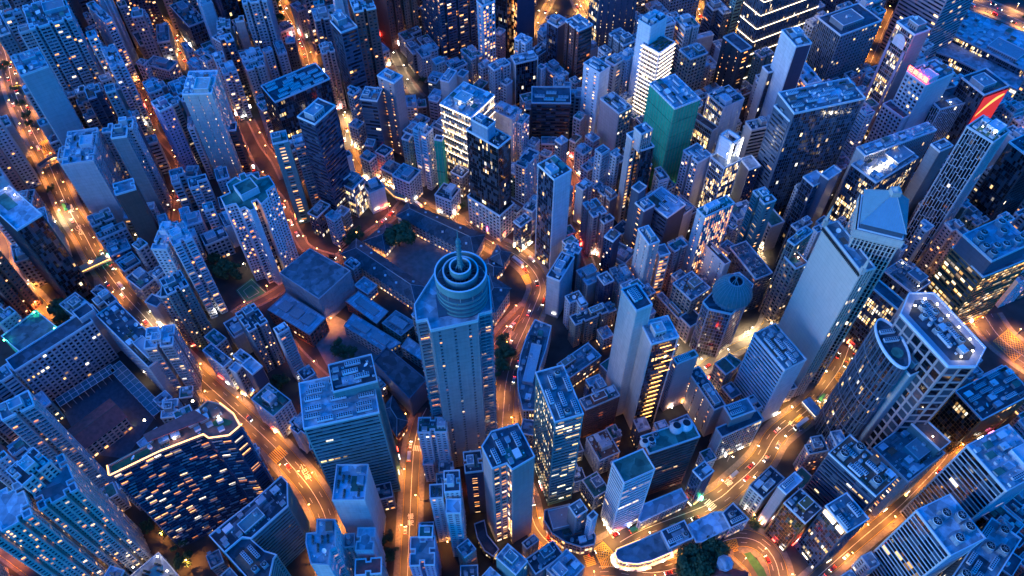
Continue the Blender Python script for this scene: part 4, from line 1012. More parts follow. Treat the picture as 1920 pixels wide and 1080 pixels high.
hall('court_building', 'red-roofed old building with a turret at the bottom edge', ((1325, 1085), (1345, 1062), (1400, 1075), (1395, 1110)), 11, 4, 's', 'r', 'O', group=None, skyl=0)
m = MB(); p = un((1360, 1055), 18); r = thing('turret', 'pale octagonal turret beside the big round tree, bottom right', 'turret', (p.x, p.y, 0)); m.cyl((0, 0, 0), 4, 17, 8); m.obj('shaft', WALL['w'], r); m = MB(); m.cyl((0, 0, 17), 4.8, .8, 8); m.cyl((0, 0, 17.8), 4.3, 1.6, 8, .6); m.obj('cap_roof', ROOF['w'], r)
# curved white-edged building, nose building, rounded island block
def low(name, label, t, pts, h, st, wall, roof, items, cat='building', **k):
    p = [un(px(t, *q_), h) for q_ in pts]; return building(name, label, p, h, [st]*len(p), wall, roof, items, cat, None, **k), p
low('curved_block', 'low crescent block with a white ribbed edge following the winding road', 'p', ((1003, 600), (988, 630), (976, 665), (970, 700), (972, 735), (980, 770), (1003, 770), (1004, 728), (1012, 690), (1024, 655), (1034, 612)), 17, 'V', 'w', 'c', 'x', dens=.7)
(rr_, nose) = low('nose_block', 'low round-nosed block outlined by a blazing string of lights at the junction', 'd5', ((60, 640), (50, 670), (62, 705), (100, 728), (200, 738), (300, 715), (440, 655), (420, 625), (360, 512), (220, 575), (120, 615)), 12, 'U', 's', 'c', '')
root = rr_[0]; P = rr_[2]
strip_along(root, P, 5.2, STRIPO, .5, .4, name='light_strip'); strip_along(root, P, 12.4, STRIPO, .3, .25, name='roof_light_strip', idx=[0, 1, 2, 3, 4, 5, 9, 10])
cn = sum(nose, Vector((0, 0)))/len(nose)
for k in range(0, 11):
    a, b = P[k], P[(k+1) % 11]; mid = (a+b)/2; nn = mid.normalized()
    mo = MB(); mo.box(-.35, .35, -.35, .35, 0, .5); lo = mo.obj('canopy_lamp', LAMP_W, root, (mid.x+nn.x*1.6, mid.y+nn.y*1.6, 4.6)); lamp_light(lo, (nn.x*.8, nn.y*.8, -.5), 'Y', 260)
    m = MB(); m.obox((a.x, a.y, 4.2), (b.x-a.x, b.y-a.y, 0), (nn.x*2.2, nn.y*2.2, 0), (0, 0, .25)); m.obj('canopy', WHITEM, root)
low('plant_deck', 'roof deck crowded with rows of dark fans on the round-nosed block', 'd5', ((360, 512), (420, 632), (582, 560), (520, 440)), 17, 'W', 'l', 'd', 'cuu')
low('gabled_hall', 'pale blue gabled roof hall right of the round-nosed block', 'd5', ((545, 470), (600, 592), (640, 590), (835, 490), (780, 382), (720, 385)), 15, 'O', 's', 'w', '')
low('plant_deck', 'black flat roof with white fans at the end of the long low block', 'd5', ((780, 390), (835, 495), (962, 435), (852, 322)), 17, 'U', 'w', 'd', 'cux')
low('podium', 'long podium roof in front of the domed cooling towers', 'd5', ((205, 440), (225, 455), (545, 300), (500, 222), (240, 330)), 14, 'U', 'l', 'b', '')
low('rounded_block', 'low round-cornered brick block on the island by the yellow box junction', 'c5', ((950, 370), (945, 440), (1000, 530), (1090, 590), (1200, 625), (1290, 605), (1300, 550), (1240, 420), (1120, 330)), 13, 'U', 'p', 'd', 'x')
low('podium', 'dark podium with a glowing curved louvred wall, bottom centre', 'c5', ((470, 465), (490, 560), (540, 650), (600, 690), (640, 640), (560, 540), (540, 440)), 11, 'H', 'd', 'd', '')
# terminal roofs, top right
low('ferry_terminal', 'long blue sloping terminal roof beside the highway, top right', 'e1', ((1235, 195), (1250, 300), (1930, 640), (1990, 480), (1990, 330), (1380, 80)), 16, 'H', 'b', 'b', 'x', dens=.4)
low('glass_annex', 'glazed low annex with bright lit courts below the terminal roof', 'e1', ((1170, 330), (1130, 470), (1270, 520), (1930, 850), (1960, 720), (1235, 310)), 9, 'H', 'l', 'w', '')
# pool deck
(rr_, pd) = low('pool_deck', 'brightly lit roof deck with a blue swimming pool, bottom left', 'p', ((246, 1080), (268, 1092), (350, 1120), (340, 1085), (298, 1036)), 12, 'H', 'w', 'w', 'g'); root = rr_[0]; pc = sum(pd, Vector((0, 0)))/len(pd)
pw_ = [un(q_, 12)-pc for q_ in ((266, 1080), (290, 1062), (306, 1060), (306, 1076), (280, 1095))]
m = MB(); m.poly([v3(p, 12.12) for p in pw_] if area(pw_) > 0 else [v3(p, 12.12) for p in pw_[::-1]]); POOLM = surf('pool_water', (.05, .35, .5), .05, .1, 1, streak=False); m.obj('swimming_pool', POOLM, root)
for q_ in ((255, 1068), (300, 1048), (318, 1075)):
    p = un(q_, 12)-pc; mo = MB(); mo.tube((0, 0, 0), (0, 0, 4), .08); mo.box(-.35, .35, -.35, .35, 4, 4.5, 1); lo = mo.obj('deck_lamp', [METAL, LAMP_W], root, (p.x, p.y, 12.1)); lamp_light(lo, (0, 0, 3.4), 'W', 1300)
# glowing crown tower: portal frame and two light lines
crown = rect3(px('d2', 985, 270), px('d2', 1125, 335), px('d2', 1222, 292), 80)
c0 = sum(crown, Vector((0, 0)))/4; r = thing('portal_crown', 'open white portal frame blazing with light on top of a tower, upper right', 'crown', (c0.x, c0.y, 62.2)); C4 = [p-c0 for p in crown]
if area(C4) < 0: C4 = C4[::-1]
m = MB()
for i in range(4):
    a, b = C4[i], C4[(i+1) % 4]; ee = (b-a).normalized(); nn = Vector((ee.y, -ee.x)); L = (b-a).length
    m.obox(v3(a, 15), v3(ee, 0)*L, v3(nn, 0)*-1.2, (0, 0, 3)); m.obox(v3(a, 0), v3(ee, 0)*2, v3(nn, 0)*-1.2, (0, 0, 15)); m.obox(v3(b, 0)-v3(ee, 0)*2, v3(ee, 0)*2, v3(nn, 0)*-1.2, (0, 0, 15))
a, b = C4[0], C4[1]; m.obox(v3(a.lerp(b, .0), 1), v3(b-a, 0)*.8, (0, 0, 16), v3(Vector(((b-a).y, -(b-a).x)).normalized(), 0)*-.5)
m.obj('frame', COPING, r)
for q_ in (.25, .6, .9):
    p = C4[0].lerp(C4[2], q_); mo = MB(); mo.box(-.4, .4, -.4, .4, 0, .6); lo = mo.obj('flood_lamp', LAMP_W, r, (p.x, p.y, .4)); lamp_light(lo, (0, 0, 1.6), 'W', 3500)
for i in (1, 2):
    p = C4[i]; n2 = p.normalized(); mo = MB(); mo.box(p.x+n2.x-.35, p.x+n2.x+.35, p.y+n2.y-.35, p.y+n2.y+.35, -55, 18); mo.obj('light_line', WHN, r)
# signs
def sign_text(body, size, loc, ex, ey, mat, name, label, group=None, parent=None, ext=.25):
    cu_ = bpy.data.curves.new(name, 'FONT'); cu_.body = body; cu_.size = size; cu_.extrude = ext; cu_.align_x = 'CENTER'; cu_.align_y = 'CENTER'; cu_.materials.append(mat)
    o = bpy.data.objects.new(name, cu_); sc.collection.objects.link(o)
    ex = ex.normalized(); ez = ex.cross(ey).normalized(); ey = ez.cross(ex); mx = Matrix((ex, ey, ez)).transposed().to_4x4(); mx.translation = loc; o.matrix_world = mx
    if label: tag(o, label, 'sign', group)
    return o
for pts, h, label in FOOT:
    if label.startswith('white punched-window tower'): RS = (pts, h)
    if label.startswith('dark tower that carries'): RB = (pts, h)
    if label.startswith('tall tower with an arched'): AR = (pts, h)
    if label.startswith('black mirrored'): MT = (pts, h)
    if label.startswith('tower wrapped in bright green'): GT = (pts, h)
    if label.startswith('slim peach'): SP = (pts, h)
    if label.startswith('glass tower with two glowing'): GB = (pts, h)
    if label.startswith('glass tower with a row of round'): TR_ = (pts, h)
    if label.startswith('huge glass tower'): HG = (pts, h)
    if label.startswith('blank tower with pale flat'): BT = (pts, h)
def face(pp, px0, px1):
    """the two corners of a footprint nearest the two photo points"""
    pts, h = pp; a, b = un(px0, h), un(px1, h); A_ = min(pts, key=lambda p: (p-a).length); B_ = min((p for p in pts if p is not A_), key=lambda p: (p-b).length); return A_, B_, h
def outn(A_, B_, pts):
    e = (B_-A_).normalized(); n_ = Vector((e.y, -e.x)); c = sum(pts, Vector((0, 0)))/len(pts)
    return e, (n_ if (A_-c).dot(n_) > 0 else -n_)
A_, B_, h_ = face(RS, px('e1', 880, 640), px('e1', 1035, 775)); e_, n_ = outn(A_, B_, RS[0])
sign_text('招商永隆', (B_-A_).length*.25, v3(A_.lerp(B_, .5), h_+4.2)+v3(n_, 0)*.2, v3(e_, 0), Vector((0, 0, 1)), REDN, 'roof_sign', 'red glowing four-character rooftop sign on the white punched-window tower')
A_, B_, h_ = face(RB, px('e1', 1560, 860), px('e1', 1790, 780)); e_, n_ = outn(A_, B_, RB[0]); L = (B_-A_).length
bn = thing('banner', 'tall red wall banner with a golden swoosh on the dark tower, top right', 'banner', v3(A_.lerp(B_, .5), h_-44)+v3(n_, 0)*.75)
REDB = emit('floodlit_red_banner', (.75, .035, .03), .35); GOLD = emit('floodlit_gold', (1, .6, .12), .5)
m = MB(); m.obox(v3(e_, 0)*(-L*.48), v3(e_, 0)*L*.96, v3(n_, 0)*.25, (0, 0, 42), 0, True); m.obj('panel', REDB, bn)
def swoosh(z0, sc_):
    m = MB(); pts = []
    for k in range(13):
        t = k/12; pts.append((-.42+.84*t, (math.sin(t*math.pi*1.0)*.12+t*.55)*1, .035+.06*math.sin(t*math.pi)))
    for (x0, y0, w0), (x1, y1, w1) in zip(pts, pts[1:]):
        f_ = lambda x, y: v3(e_, 0)*(x*L*sc_)+v3(n_, 0)*.3+Vector((0, 0, z0+y*L*sc_))
        a, b, c, d = f_(x0, y0-w0), f_(x1, y1-w1), f_(x1, y1+w1), f_(x0, y0+w0)
        m.quad(a, b, c, d) if v3(e_, 0).cross(Vector((0, 0, 1))).dot(v3(n_, 0)) > 0 else m.quad(d, c, b, a)
    return m
swoosh(24, 1.0).obj('emblem', GOLD, bn); swoosh(3, .7).obj('emblem', GOLD, bn)
ee_ = e_ if v3(e_, 0).cross(Vector((0, 0, 1))).dot(v3(n_, 0)) > 0 else -e_
t_ = sign_text('SEABORN', L*.14, bn.location+v3(n_, 0)*.32+Vector((0, 0, 17)), v3(ee_, 0), Vector((0, 0, 1)), WHITEM, 'lettering', None, ext=.05); mw_ = t_.matrix_world.copy(); t_.parent = bn; bpy.context.view_layer.update(); t_.matrix_world = mw_
A_, B_, h_ = face(AR, px('e1', 770, 200), px('e1', 935, 320)); e_, n_ = outn(A_, B_, AR[0]); L = (B_-A_).length
ap_ = thing('arched_panel', 'pale arched window panel at the top of the yellow-lit glass tower', 'window', v3(A_.lerp(B_, .5), h_-16)+v3(n_, 0)*.5)
m = MB(); arc = [(-L*.3, 0), (L*.3, 0)]+[(L*.3*math.cos(a*math.pi/12), 4+7*math.sin(a*math.pi/12)) for a in range(13)]
pp_ = [v3(e_, 0)*x+Vector((0, 0, z)) for x, z in arc]; m.poly(pp_); m.poly([p+v3(n_, 0)*.3 for p in pp_][::-1]); m.ring(pp_, [p+v3(n_, 0)*.3 for p in pp_]); m.obj('panel', WALL['w'], ap_)
m = MB()
for s in (-.46, .34): m.obox(v3(e_, 0)*(L*s), v3(e_, 0)*L*.12, v3(n_, 0)*.4, (0, 0, -80))
m.obj('side_pier', WALL['v'], ap_)
A_, B_, h_ = face(GB, px('e5', 120, 330), px('e5', 250, 525)); e_, n_ = outn(A_, B_, GB[0]); L = (B_-A_).length
for s, l_ in ((.08, .46), (.64, .26)):
    m = MB(); m.obox(v3(A_.lerp(B_, s), h_-5)+v3(n_, 0)*.3, v3(e_, 0)*L*l_, v3(n_, 0)*.5, (0, 0, 3), 0, True); tag(m.obj('light_box', STRIP, None), ('long' if s < .3 else 'short')+' glowing light box below the roof edge of the lower right glass tower', 'light box')
A_, B_, h_ = face(TR_, px('e2', 340, 540), px('e2', 590, 690)); pts = TR_[0]
C_ = min((p for p in pts), key=lambda p: (p-un(px('e2', 1030, 510), 75)).length)
for k in range(8):
    p = B_.lerp(C_, .12+.1*k)+(A_-B_).normalized()*9; m = MB(); m.tube((0, 0, 0), (0, 0, .9), .1); m.cyl((0, 0, .9), .9, .5, 10, mi=1); lo = m.obj('terrace_lamp', [METAL, LAMP_W], None, (p.x, p.y, 75.1)); tag(lo, 'round glowing lamp in the row along the glass tower terrace, upper right', 'lamp', 'terrace lamps'); lamp_light(lo, (0, 0, 2.2), 'W', 160)
A_, B_, h_ = face(HG, (1418, -75), (1448, -50)); pts = HG[0]
cg = sum(pts, Vector((0, 0)))/4; P4 = [p-cg for p in (pts if area(pts) > 0 else pts[::-1])]; rg = thing('light_lines', 'thin warm lines of light around every fourth floor of the huge glass tower', 'light line', (cg.x, cg.y, 0))
m = MB()
for k in range(1, 9):
    z = 120-k*13
    for i in range(4):
        a, b = P4[i], P4[(i+1) % 4]; ee = (b-a); nn = Vector((ee.y, -ee.x)).normalized(); m.obox(v3(a, z)+v3(nn, 0)*.3, v3(ee, 0), v3(nn, 0)*.35, (0, 0, .26), 0, True)
m.obj('light_line', STRIP, rg)
A_, B_, h_ = face(BT, px('d3', 290, 990), px('d3', 390, 1185)); pts = BT[0]; C_ = min(pts, key=lambda p: (p-un(px('d3', 640, 1120), 103)).length); e_, n_ = outn(B_, C_, pts); L = (C_-B_).length
rg = thing('facade_lights', 'column of horizontal orange light bars on the black side of the blank tower', 'light bars', v3(B_, 0)); q = random.Random(2)
for k in range(16): 
    z = 98-k*5.6; m = MB(); m.obox(v3(e_, z)*1-Vector((e_.x, e_.y, 0))+v3(e_, 0)*L*(.55 if k < 7 and k % 2 else .35)+v3(n_, 0)*.5, v3(e_, 0)*L*.4, v3(n_, 0)*.25, (0, 0, .28), 0, True); m.obj('light_bar', STRIPO, rg)
# green terrace strip, green lamps of the scaffolded block
for k, q_ in enumerate(((10, 640), (42, 672), (66, 588), (104, 618), (28, 604))):
    p = un(q_, 25); m = MB(); m.cyl((0, 0, 0), .12, 1.2, 6); m.cyl((0, 0, 1.2), .5, .5, 8, mi=1); lo = m.obj('green_lamp', [METAL, GRN], None, (p.x, p.y, 25.2)); tag(lo, 'green site lamp on the netted block at the left edge', 'lamp', 'green site lamps'); lamp_light(lo, (0, 0, 2.3), 'G', 500)
# domed white cooling towers on the long block
for k, q_ in enumerate(((1268, 802), (1286, 797), (1221, 826), (1209, 829))):
    p = un(q_, 66); s_ = 1 if k < 2 else .72; r = thing('cooling_tower', ('large' if k < 2 else 'smaller')+' white round cooling tower, '+('left' if k in (0, 3) else 'right')+' of its pair on the long roof', 'cooling tower', (p.x, p.y, 64.1)); m = MB()
    m.cyl((0, 0, 0), 3.6*s_, 2*s_, 18, 4.0*s_, cap=False); m.cyl((0, 0, 2*s_), 4*s_, 2.4*s_, 18, 2.3*s_, cap=False); m.cyl((0, 0, 4.4*s_), 2.3*s_, .9*s_, 18, cap=False); m.obj('shell', WHITEM, r); m = MB(); m.cyl((0, 0, 4.7*s_), 2.25*s_, .1, 18); m.obj('fan', DARKM, r)
# pale perforated blade with its horned head
bp_ = rect3(px('d2', 175, 245), px('d2', 215, 300), px('d2', 290, 262), 90)
building('stone_tower', 'thin pale blade wall pierced by dots beside the black tower, upper centre right', bp_, 90, ['D', 'O', 'W', 'W'], 's', 'c', '', 'tower', None, glass='C')
hd = rect3(px('d2', 238, 190), px('d2', 300, 255), px('d2', 400, 205), 99)
building('lit_tower', 'square pale lit head with curved brackets on top of the dotted blade', hd, 99, ['W', 'V', 'W', 'W'], 's', 'd', 'd', 'tower', None, base=82.0)
# plastic-wrapped plant on the mirrored tower
wp = rect3(px('c2', 590, 120), px('c2', 740, 200), px('c2', 812, 140), 109)
WALL['tr'] = surf('hazy_sheeting', (.22, .34, .46), .3, .3, .5)
building('wrapped_plant', 'hazy sheet-wrapped scaffold box on top of the black mirrored tower', wp, 109, ['W']*4, 'tr', 'c', 'x', 'scaffold', None, base=97.2)
# fan block details: red sign on the corner above the junction
s0 = un((975, 447), 10)
sign_text('DINING', 2.6, v3(un((951, 410), 12), 14), Vector((.8, .6, 0)), Vector((0, 0, 1)), REDN, 'wall_sign', 'small red glowing wall sign above the busy junction') if False else None

# glowing floor edges of the stepped tower and the terrace tower
for key, z0, st, mat in (('stepped tower with glowing', 4, 3.9, STRIP), ('brightly lit terrace tower', 30, 7.6, STRIP)):
    lab = [k for k in ROOTS if k.startswith(key)][0]; root, H, P, e, f = ROOTS[lab]; z = H-.6; k = 0
    while z > z0 and k < 26:
        for i in (range(4)):
            mid = (P[i]+P[(i+1) % 4])/2; ww = mid+sum([p for p in FOOT if p[2] == lab][0][0], Vector((0, 0)))/4
            nn = Vector(((P[(i+1) % 4]-P[i]).y, -(P[(i+1) % 4]-P[i]).x))
            if nn.dot(-ww) < 0: continue
            m = MB(); a, b = P[i], P[(i+1) % 4]; ee = b-a; n_ = nn.normalized(); m.obox(v3(a, z)+v3(n_, 0)*(.95 if st < 5 else .1), v3(ee, 0), v3(n_, 0)*.22, (0, 0, .3), 0, True); m.obj('light_strip', mat, root)
        z -= st; k += 1

mt_ = MT[0] if area(MT[0]) > 0 else MT[0][::-1]
building('stone_podium', 'warmly lit stone storeys wrapped round the foot of the black mirrored tower', inset(mt_, -1.7), 30, ['O']*4, 's', 'd', '', 'building', None, glass='T')

for lab, rt in ROOTS.items():
    if 'green scaffold netting' in lab or 'green netting behind' in lab:
        root, H, P, e, f = rt
        for z in range(8, int(H), 14):
            m = MB(); A0, A1 = inset(P, -.45), inset(P, -.1)
            for i in range(len(P)):
                j = (i+1) % len(P); m.quad(v3(A0[i], z), v3(A0[j], z), v3(A0[j], z+.7), v3(A0[i], z+.7)); m.quad(v3(A0[i], z+.7), v3(A0[j], z+.7), v3(A1[j], z+.7), v3(A1[i], z+.7))
            m.obj('scaffold_band', WALL['gn'], root)
        m = MB(); A0 = inset(P, -.55)
        for i in range(len(P)):
            a, b = A0[i], A0[(i+1) % len(P)]; L = (b-a).length; k = 0
            while k < L: m.tube(v3(a.lerp(b, k/L), 0), v3(a.lerp(b, k/L), H+2), .09, 0, 3); k += 3
        m.obj('bamboo_poles', WALL['t'], root)['kind'] = 'stuff'

# ---------------------------------------------------------------- ground, roads, pavements, markings
m = MB()
for i in range(12):
    for j in range(12):
        x0, x1 = -1500+i*250, -1250+i*250; y0, y1 = -300+j*280, -20+j*280
        m.quad((x0, y0, 0), (x1, y0, 0), (x1, y1, 0), (x0, y1, 0))
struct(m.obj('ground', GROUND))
# name, width, lamp kind, lamp power, cars per 100 m, photo points along the ground
ROADS = [
 ('wide left road', 15, 'O', 1.0, 2.6, [(-60, -60), (-25, 20), (8, 95), (25, 165), (52, 228), (88, 300), (108, 345), (133, 400), (158, 440), (179, 479), (208, 520), (240, 560), (278, 602), (325, 660), (378, 712), (440, 768), (510, 833), (545, 872), (583, 918), (610, 970), (620, 1035), (622, 1110), (610, 1200)]),
 ('winding middle road', 16, 'O', 1.0, 3.2, [(865, 400), (890, 432), (925, 456), (970, 480), (1000, 508), (1013, 540), (1003, 572), (988, 608), (970, 648), (958, 680), (948, 722), (944, 770), (940, 820), (936, 880), (945, 930)]),
 ('side road by the court house', 9, 'R', .8, 2.5, [(990, 575), (965, 600), (944, 622), (925, 648), (910, 680)]),
 ('street behind the long hall', 8, 'O', 1.0, 2.0, [(865, 400), (830, 405), (795, 388), (765, 368), (735, 352), (703, 335), (675, 318), (657, 288), (648, 250), (640, 215)]),
 ('curved road round the island', 9, 'O', 1.1, 2.5, [(975, 900), (992, 940), (1003, 985), (1035, 1023), (1076, 1043), (1120, 1047), (1150, 1030)]),
 ('road of the taxis', 15, 'Y', 1.2, 4.5, [(1080, 1062), (1140, 1030), (1195, 998), (1250, 976), (1316, 951), (1352, 932), (1378, 909), (1404, 886), (1430, 858), (1452, 820), (1480, 795), (1510, 772), (1535, 745), (1562, 710), (1580, 682), (1592, 650)]),
 ('bright lane under the domed tower', 8, 'W', 1.3, 1.5, [(1292, 760), (1302, 715), (1316, 690), (1348, 668), (1390, 646), (1428, 625), (1445, 590)]),
 ('loop road by the round tree', 13, 'O', 1.2, 2.0, [(1085, 1072), (1140, 1062), (1222, 1074), (1290, 1056), (1340, 1022), (1387, 1008), (1425, 1018), (1450, 1045), (1462, 1085), (1465, 1150)]),
 ('inner loop', 7, 'O', 1.0, 1.0, [(1372, 1030), (1396, 1052), (1415, 1075), (1425, 1120)]),
 ('straight road below the courtyard', 11, 'O', 1.0, 2.2, [(800, 765), (786, 795), (777, 835), (773, 880), (770, 940), (767, 1010), (763, 1100), (758, 1200)]),
 ('deep street, lower right', 9, 'O', 1.2, 1.5, [(1480, 1130), (1547, 1069), (1616, 1009), (1685, 951), (1734, 902), (1767, 866), (1800, 822), (1850, 780)]),
 ('orange street above the compound', 6.5, 'R', .75, 3.0, [(420, 200), (445, 255), (461, 290), (474, 317), (500, 345), (528, 380), (543, 412), (561, 446), (582, 470), (640, 488)]),
 ('narrow orange lane', 5, 'R', .6, .8, [(470, 225), (492, 269), (505, 287), (517, 304), (532, 335)]),
 ('jammed orange street', 11, 'O', 1.1, 6.0, [(500, -55), (512, -20), (538, 27), (557, 58), (572, 90), (580, 120), (590, 160), (600, 200)]),
 ('sloping street, top left', 9, 'O', .9, 2.0, [(250, -45), (275, 8), (302, 44), (333, 84), (352, 117), (372, 145)]),
 ('orange lane, left', 5, 'R', .45, .8, [(262, 150), (271, 177), (285, 208), (292, 248), (330, 290), (340, 325), (336, 360), (332, 400), (326, 440)]),
 ('street under the sports court', 7, 'R', .5, 1.5, [(440, 590), (453, 581), (497, 560), (530, 540), (570, 515), (620, 490), (655, 470), (690, 440), (730, 410), (760, 375)]),
 ('red steps street', 5, 'R', .6, 1.0, [(545, 640), (557, 658), (578, 680), (606, 706), (640, 735)]),
 ('market lane', 6, 'W', .8, .5, [(695, 10), (705, 42), (722, 69), (734, 94), (753, 133), (772, 167), (790, 185)]),
 ('bright road at the top', 13, 'Y', 1.4, 4.0, [(1290, -20), (1312, 25), (1335, 50), (1362, 68), (1400, 55), (1440, 40)]),
 ('highway, top right', 26, 'Y', 1.6, 6.0, [(1740, -60), (1812, -4), (1864, 18), (1925, 45), (2010, 90)]),
 ('orange alley, centre right', 6, 'R', .8, 1.0, [(1055, 290), (1070, 322), (1082, 360), (1078, 410), (1092, 455), (1108, 500)]),
 ('avenue, upper right', 12, 'O', 1.0, 2.0, [(1675, 20), (1658, 55), (1646, 85), (1632, 118)]),
 ('orange junction at the right edge', 24, 'O', 1.5, .8, [(1845, 590), (1868, 625), (1895, 650), (1940, 680), (2000, 700)]),
 ('lane at the left edge', 8, 'O', 1.1, 1.0, [(-30, 400), (5, 455), (12, 494), (27, 530), (52, 545), (78, 570), (100, 600)]),
 ('street in the bottom left corner', 7, 'R', 1.2, 1.5, [(-30, 1010), (12, 1038), (42, 1060), (75, 1085)]),
 ('lane between towers, upper right', 6, 'O', 1.2, .5, [(1615, 285), (1600, 320), (1590, 350)]),
 ('lane by the slim peach tower', 5, 'W', 1.1, .5, [(1385, 400), (1400, 430), (1420, 470), (1440, 520)]),
 ('lit street at the top edge', 14, 'Y', 2.2, 2.0, [(1060, -60), (1078, -20), (1092, 15), (1110, 46)]),
 ('road to the forecourt, top', 7, 'Y', 1.5, .8, [(1000, 70), (1012, 40), (1030, 5), (1050, -30)]),
]
def smooth(pts, step=4.0):
    out = []
    n = len(pts)
    for i in range(n-1):
        p0, p1, p2, p3 = pts[max(0, i-1)], pts[i], pts[i+1], pts[min(n-1, i+2)]
        k = max(2, int((p2-p1).length/step))
        for s in range(k):
            t = s/k
            out.append(.5*((2*p1)+(p2-p0)*t+(2*p0-5*p1+4*p2-p3)*t*t+(3*p1-p0-3*p2+p3)*t**3))
    out.append(pts[-1]); return out
RD = []
for nm, wd_, kind, pw_, cars, pts in ROADS:
    wd_ *= .9; cars *= 1.35
    c = smooth([un(p, 0) for p in pts]); nn = []
    for i in range(len(c)):
        d = (c[min(i+1, len(c)-1)]-c[max(i-1, 0)]).normalized(); nn.append(Vector((-d.y, d.x)))
    RD.append((nm, wd_, kind, pw_, cars, c, nn))
def road_dist(p, skip=None):
    best = 1e9
    for k, (nm, wd_, _, _, _, c, nn) in enumerate(RD):
        if k == skip: continue
        for q_ in c[::2]:
            dx, dy = q_.x-p.x, q_.y-p.y
            if abs(dx) < 40 and abs(dy) < 40:
                d = math.hypot(dx, dy)-wd_/2
                if d < best: best = d
    return best
for k, (nm, wd_, kind, pw_, cars, c, nn) in enumerate(RD):
    z = .012+.004*k; m = MB()
    for i in range(len(c)-1):
        h_ = wd_/2; m.quad(v3(c[i]-nn[i]*h_, z), v3(c[i+1]-nn[i+1]*h_, z), v3(c[i+1]+nn[i+1]*h_, z), v3(c[i]+nn[i]*h_, z))
    struct(m.obj('road', ASPH))
    m = MB()
    for s in (-1, 1):
        for i in range(len(c)-1):
            a0, a1 = c[i]+nn[i]*s*wd_/2, c[i+1]+nn[i+1]*s*wd_/2; sw = 3.4 if wd_ > 7 else 1.6
            b0, b1 = c[i]+nn[i]*s*(wd_/2+sw), c[i+1]+nn[i+1]*s*(wd_/2+sw)
            if road_dist((a0+b0)/2, k) < .6: continue
            zz = .14+.0015*k
            if s < 0: a0, a1, b0, b1 = b0, b1, a0, a1
            m.quad(v3(a0, zz), v3(a1, zz), v3(b1, zz), v3(b0, zz))
            m.quad(v3(a0, 0), v3(a1, 0), v3(a1, zz), v3(a0, zz)); m.quad(v3(b1, 0), v3(b0, 0), v3(b0, zz), v3(b1, zz))
    o = m.obj('pavement', PAVE)
    if o: struct(o)
    # centre line and double yellow edges
    mw_, my = MB(), MB(); zl = .14
    def ln(mm, off, i, wl_, zz=zl):
        a, b = c[i]+nn[i]*off, c[i+1]+nn[i+1]*off
        mm.quad(v3(a-nn[i]*wl_/2, zz), v3(b-nn[i+1]*wl_/2, zz), v3(b+nn[i+1]*wl_/2, zz), v3(a+nn[i]*wl_/2, zz))
    for i in range(len(c)-1):
        if road_dist(c[i], k) < 0: continue
        if wd_ > 7.6:
            ln(mw_, 0, i, .28)
            if wd_ > 10.8 and i % 3 == 0: ln(mw_, wd_/4, i, .16); ln(mw_, -wd_/4, i, .16)
        if wd_ > 6:
            ln(my, wd_/2-.5, i, .16); ln(my, -wd_/2+.5, i, .16)
    for mm, mt, nm2 in ((mw_, WHP, 'white_road_marking'), (my, YEL, 'yellow_road_marking')):
        o = mm.obj(nm2, mt)
        if o: struct(o)
def hatch(quad_px, mat, name, n=6, wl_=.35, z=.15):
    q = [un(p, 0) for p in quad_px]; m = MB()
    def seg(a, b):
        d = (b-a).normalized(); s = Vector((-d.y, d.x))*wl_/2; m.quad(v3(a-s, z), v3(b-s, z), v3(b+s, z), v3(a+s, z))
    for i in range(4): seg(q[i], q[(i+1) % 4])
    L = lambda a, b, t: a.lerp(b, t)
    for k in range(1, n):
        t = k/n; seg(L(q[0], q[1], t), L(q[0], q[3], t)); seg(L(q[2], q[1], t), L(q[2], q[3], t)); seg(L(q[1], q[0], t), L(q[1], q[2], t)); seg(L(q[3], q[0], t), L(q[3], q[2], t))
    seg(q[1], q[3]); seg(q[0], q[2]); struct(m.obj(name, mat))
def zebra(a_px, b_px, n, ln_, mat, name='crossing_marking', z=.152):
    a, b = un(a_px, 0), un(b_px, 0); d = (b-a)/n; s = Vector((-d.y, d.x)).normalized()*ln_/2; m = MB()
    for k in range(n):
        p, r_ = a+d*k, a+d*(k+.5); m.quad(v3(p-s, z), v3(r_-s, z), v3(r_+s, z), v3(p+s, z))
    struct(m.obj(name, mat))
hatch(((1112, 1030), (1131, 1016), (1150, 1036), (1125, 1055)), YEL, 'yellow_box_marking', 5)
hatch(((78, 268), (96, 262), (106, 298), (86, 305)), YEL, 'yellow_box_marking', 5, .5)
hatch(((1344, 1022), (1380, 1010), (1386, 1032), (1352, 1040)), YEL, 'yellow_box_marking', 5)
hatch(((1862, 640), (1890, 618), (1928, 655), (1900, 678)), YEL, 'yellow_box_marking', 7, .22)
hatch(((1565, 708), (1573, 698), (1584, 708), (1575, 722)), YEL, 'yellow_box_marking', 3, .2)
hatch(((978, 518), (990, 514), (996, 530), (986, 534)), YEL, 'yellow_box_marking', 4)
zebra((510, 862), (533, 842), 8, 9, YEL); zebra((1102, 1040), (1110, 1062), 7, 6, YEL); zebra((1126, 1058), (1148, 1052), 7, 6, YEL); zebra((75, 270), (98, 260), 8, 5, YEL)
zebra((1325, 940), (1340, 955), 6, 5, WHP); zebra((1494, 782), (1516, 800), 8, 7, YEL); zebra((1545, 745), (1565, 760), 8, 8, WHP); zebra((775, 840), (795, 842), 6, 4, WHP)
def road_text(body, p_px, q_px, size):
    a, b = un(p_px, 0), un(q_px, 0); ey = v3((b-a).normalized(), 0); ex = ey.cross(Vector((0, 0, 1)))
    o = sign_text(body, size, v3(a, .16), ex, ey, WHP, 'road_lettering', None, ext=0); o['kind'] = 'structure'
